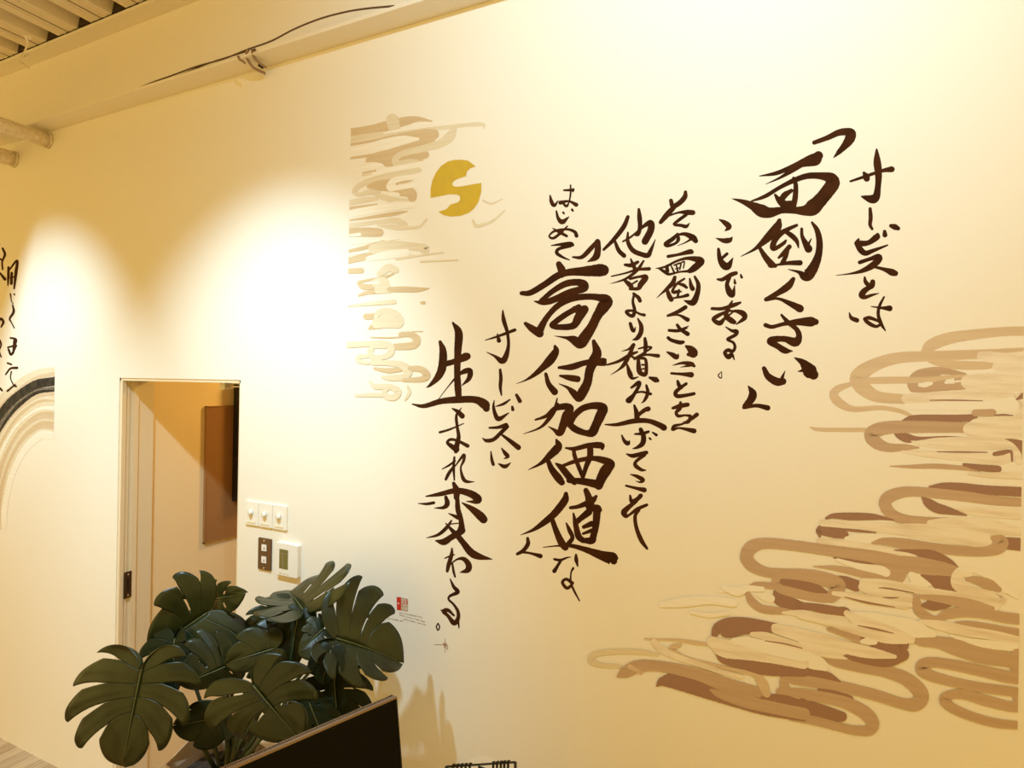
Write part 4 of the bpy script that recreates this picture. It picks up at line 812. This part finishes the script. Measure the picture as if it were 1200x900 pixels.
MARGIN = [(0.02, 0.0), (-0.12, 0.10), (-0.24, 0.30), (-0.24, 0.58), (-0.06, 0.86), (0.16, 1.0), (0.40, 0.99), (0.62, 0.82), (0.82, 0.52), (0.94, 0.22), (1.0, 0.0)]
MS = catmull(MARGIN, 0.012)
cum = [0]
for i in range(1, len(MS)): cum.append(cum[-1]+math.dist(MS[i], MS[i-1]))
def margin(s):
    d = s*cum[-1]
    for i in range(1, len(MS)):
        if cum[i] >= d:
            f = (d-cum[i-1])/max(cum[i]-cum[i-1], 1e-9); return (MS[i-1][0]*(1-f)+MS[i][0]*f, MS[i-1][1]*(1-f)+MS[i][1]*f)
    return MS[-1]
NTt = 10
def leaf(B, Tp, Lp, Rp, slits=(0.30, 0.42, 0.54, 0.66, 0.78), depth=0.55, cup=0.10, droop=0.16, m='leaf', holes=True, seed=0, label=None, bend=0.3, gap=0.22, twist=0.0, stem_to=None, sr=0.0048, curl=0.0):
    rnd = random.Random(seed*13+5)
    B = at(*B); Tp = at(*Tp); U = Tp-B
    SL = at(*Lp)-(B+U*0.38); SR = at(*Rp)-(B+U*0.38)
    Nn = U.cross(SR-SL).normalized()
    if Nn.dot(EYEP-B) < 0: Nn = -Nn
    size = max(U.length, (SR.length+SL.length)/2)
    v = []; f = []
    for side, S in ((0, SL), (1, SR)):
        cuts = [0.0]+[c+rnd.uniform(-0.018, 0.018) for c in slits]+[1.0]
        t0s = [9]+[min(0.9, 1-depth*0.88*rnd.uniform(0.75, 1.15)*(1.0 if c < 0.7 else 0.75)) for c in slits]+[9]
        gp = [0]+[gap*rnd.uniform(0.6, 1.25) for c in slits]+[0]
        hole = [rnd.random() < 0.5 and holes for _ in cuts]
        def prof(t, t0):
            if t <= t0: return 0.0
            q = (t-t0)/(1-t0); return (q**0.6)*(1.0-0.55*q**3)
        prev = None
        for L in range(len(cuts)-1):
            ca, cb = cuts[L], cuts[L+1]; w = cb-ca; n = max(8, int(w*90))
            for i in range(n+1):
                x = i/n; s = ca+x*w; col = []
                ends = (1-x if L > 0 else 0)**2.2*0.24 + (x if L < len(cuts)-2 else 0)**8*0.04
                if L == len(cuts)-2: ends = (1-x)**3*0.20
                for j in range(NTt+1):
                    t = j/NTt*(1-ends)
                    se = s + prof(t, t0s[L])*(1-x)*w*gp[L]*0.5 - prof(t, t0s[L+1])*x*w*gp[L+1]*0.5
                    mu, mv = margin(se)
                    ou = 0.02+0.66*max(0, (se-0.24)/0.76)**1.25
                    if se > 0.9: ou = ou + (mu-ou)*((se-0.9)/0.1)*0.8
                    uu = ou+(mu-ou)*(t**1.5 if mu > ou else t) - 0.05*math.sin(PI*t); vv = mv*t
                    z = cup*abs(vv) - bend*vv*vv*0.35 - droop*max(0, uu)**2 - 0.10*max(0, -uu) + twist*uu*vv*(1 if side else -1)
                    if 0 < L: z += (0.010*math.sin(PI*x)+0.004*math.cos(4*PI*x))*t*(1-0.3*t)
                    z += (0.10*math.sin(L*2.3+seed*1.7+side))*max(0, t-0.5)
                    z += curl*vv*vv*uu
                    v.append(B+U*uu+S*vv+Nn*(z*size)); col.append(len(v)-1)
                if prev and i > 0:
                    for j in range(NTt):
                        if hole[L] and n > 8 and 0.05 < x < 0.17 and j in (3, 4, 5) and L > 0 and (L+seed) % 2 == 0: continue
                        a_, b_, c_, d_ = prev[j], prev[j+1], col[j+1], col[j]
                        f.append((a_, b_, c_, d_) if side == 0 else (d_, c_, b_, a_))
                prev = col
    o = link('leaf', v, f, m, None, True); put(o, mn)
    md = o.modifiers.new('s', 'SOLIDIFY'); md.thickness = 0.0012; md.offset = 0
    if label: o['label'] = label
    rp = [B+U*uu+Nn*((-droop*uu*uu)*size+0.0016) for uu in [k/12*0.96 for k in range(13)]]
    rb = MB().tube(rp, [0.0026*(1-k/14) for k in range(13)], 6).out('midrib', 'rib', None, True)
    rb.parent = o
    # petiole from the pot to the leaf base
    end = stem_to if stem_to else top+Vector((rnd.uniform(-0.035, 0.035), rnd.uniform(-0.03, 0.03), 0))
    mid = (B+end)/2+Vector((0, 0, 0.05))+(B-end)*0.12; mid.z = max(mid.z, end.z+0.02)
    Cc = []
    for k in range(15):
        t = k/14; Cc.append(end*(1-t)**2+mid*2*t*(1-t)+B*t*t-Nn*0.003*t)
    MB().tube(Cc, [sr*1.25-(sr*0.45)*k/14 for k in range(15)], 8).out('petiole', 'stem', mn, True)
    return o
# (photo x, photo y, distance) for base, tip, left-most and right-most width points
S4 = (0.34, 0.48, 0.62, 0.77); S5 = (0.30, 0.42, 0.55, 0.67, 0.80); S3 = (0.40, 0.56, 0.72)
leaf((167,781,1.50), (141,902,1.44), (66,834,1.50), (224,838,1.46), seed=1, gap=0.36, depth=0.64, droop=0.03, cup=0.02, slits=(0.33, 0.48, 0.64, 0.80))
leaf((243,718,1.70), (170,768,1.62), (196,678,1.66), (268,778,1.66), seed=2, depth=0.35, droop=0.12, slits=S3)
leaf((248,702,1.74), (281,698,1.66), (256,678,1.72), (262,734,1.72), seed=3, depth=0.5, droop=0.15, slits=S3)
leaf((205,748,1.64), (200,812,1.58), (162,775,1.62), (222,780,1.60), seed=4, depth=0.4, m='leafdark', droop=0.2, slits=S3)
leaf((268,780,1.60), (214,802,1.52), (226,738,1.60), (262,812,1.58), seed=5, depth=0.3, droop=0.25, slits=S3)
leaf((322,760,1.62), (262,778,1.56), (288,734,1.62), (302,796,1.58), seed=6, depth=0.25, droop=0.2, slits=(0.4,0.7), holes=False)
leaf((297,803,1.46), (352,870,1.42), (246,856,1.44), (366,790,1.46), seed=7, depth=0.48, droop=0.05, cup=0.04, slits=S3)
leaf((259,840,1.56), (200,852,1.54), (234,820,1.56), (242,882,1.54), seed=8, depth=0.08, slits=(0.4,0.7), m='leafdark', holes=False, droop=0.08)  # leaf in shadow, its shade put into the darker green
leaf((356,716,1.72), (334,684,1.92), (294,714,1.64), (408,658,1.72), seed=9, depth=0.66, droop=0.10, cup=0.12, slits=S3)
leaf((332,712,1.78), (279,744,1.70), (300,706,1.76), (324,752,1.72), seed=10, depth=0.5, droop=0.12, slits=S3)
leaf((393,748,1.62), (480,772,1.68), (442,680,1.74), (418,806,1.54), seed=11, depth=0.60, droop=0.24, cup=0.10, slits=S4)
leaf((378,738,1.66), (350,764,1.60), (358,726,1.66), (384,778,1.60), seed=17, depth=0.3, droop=0.2, slits=S3)
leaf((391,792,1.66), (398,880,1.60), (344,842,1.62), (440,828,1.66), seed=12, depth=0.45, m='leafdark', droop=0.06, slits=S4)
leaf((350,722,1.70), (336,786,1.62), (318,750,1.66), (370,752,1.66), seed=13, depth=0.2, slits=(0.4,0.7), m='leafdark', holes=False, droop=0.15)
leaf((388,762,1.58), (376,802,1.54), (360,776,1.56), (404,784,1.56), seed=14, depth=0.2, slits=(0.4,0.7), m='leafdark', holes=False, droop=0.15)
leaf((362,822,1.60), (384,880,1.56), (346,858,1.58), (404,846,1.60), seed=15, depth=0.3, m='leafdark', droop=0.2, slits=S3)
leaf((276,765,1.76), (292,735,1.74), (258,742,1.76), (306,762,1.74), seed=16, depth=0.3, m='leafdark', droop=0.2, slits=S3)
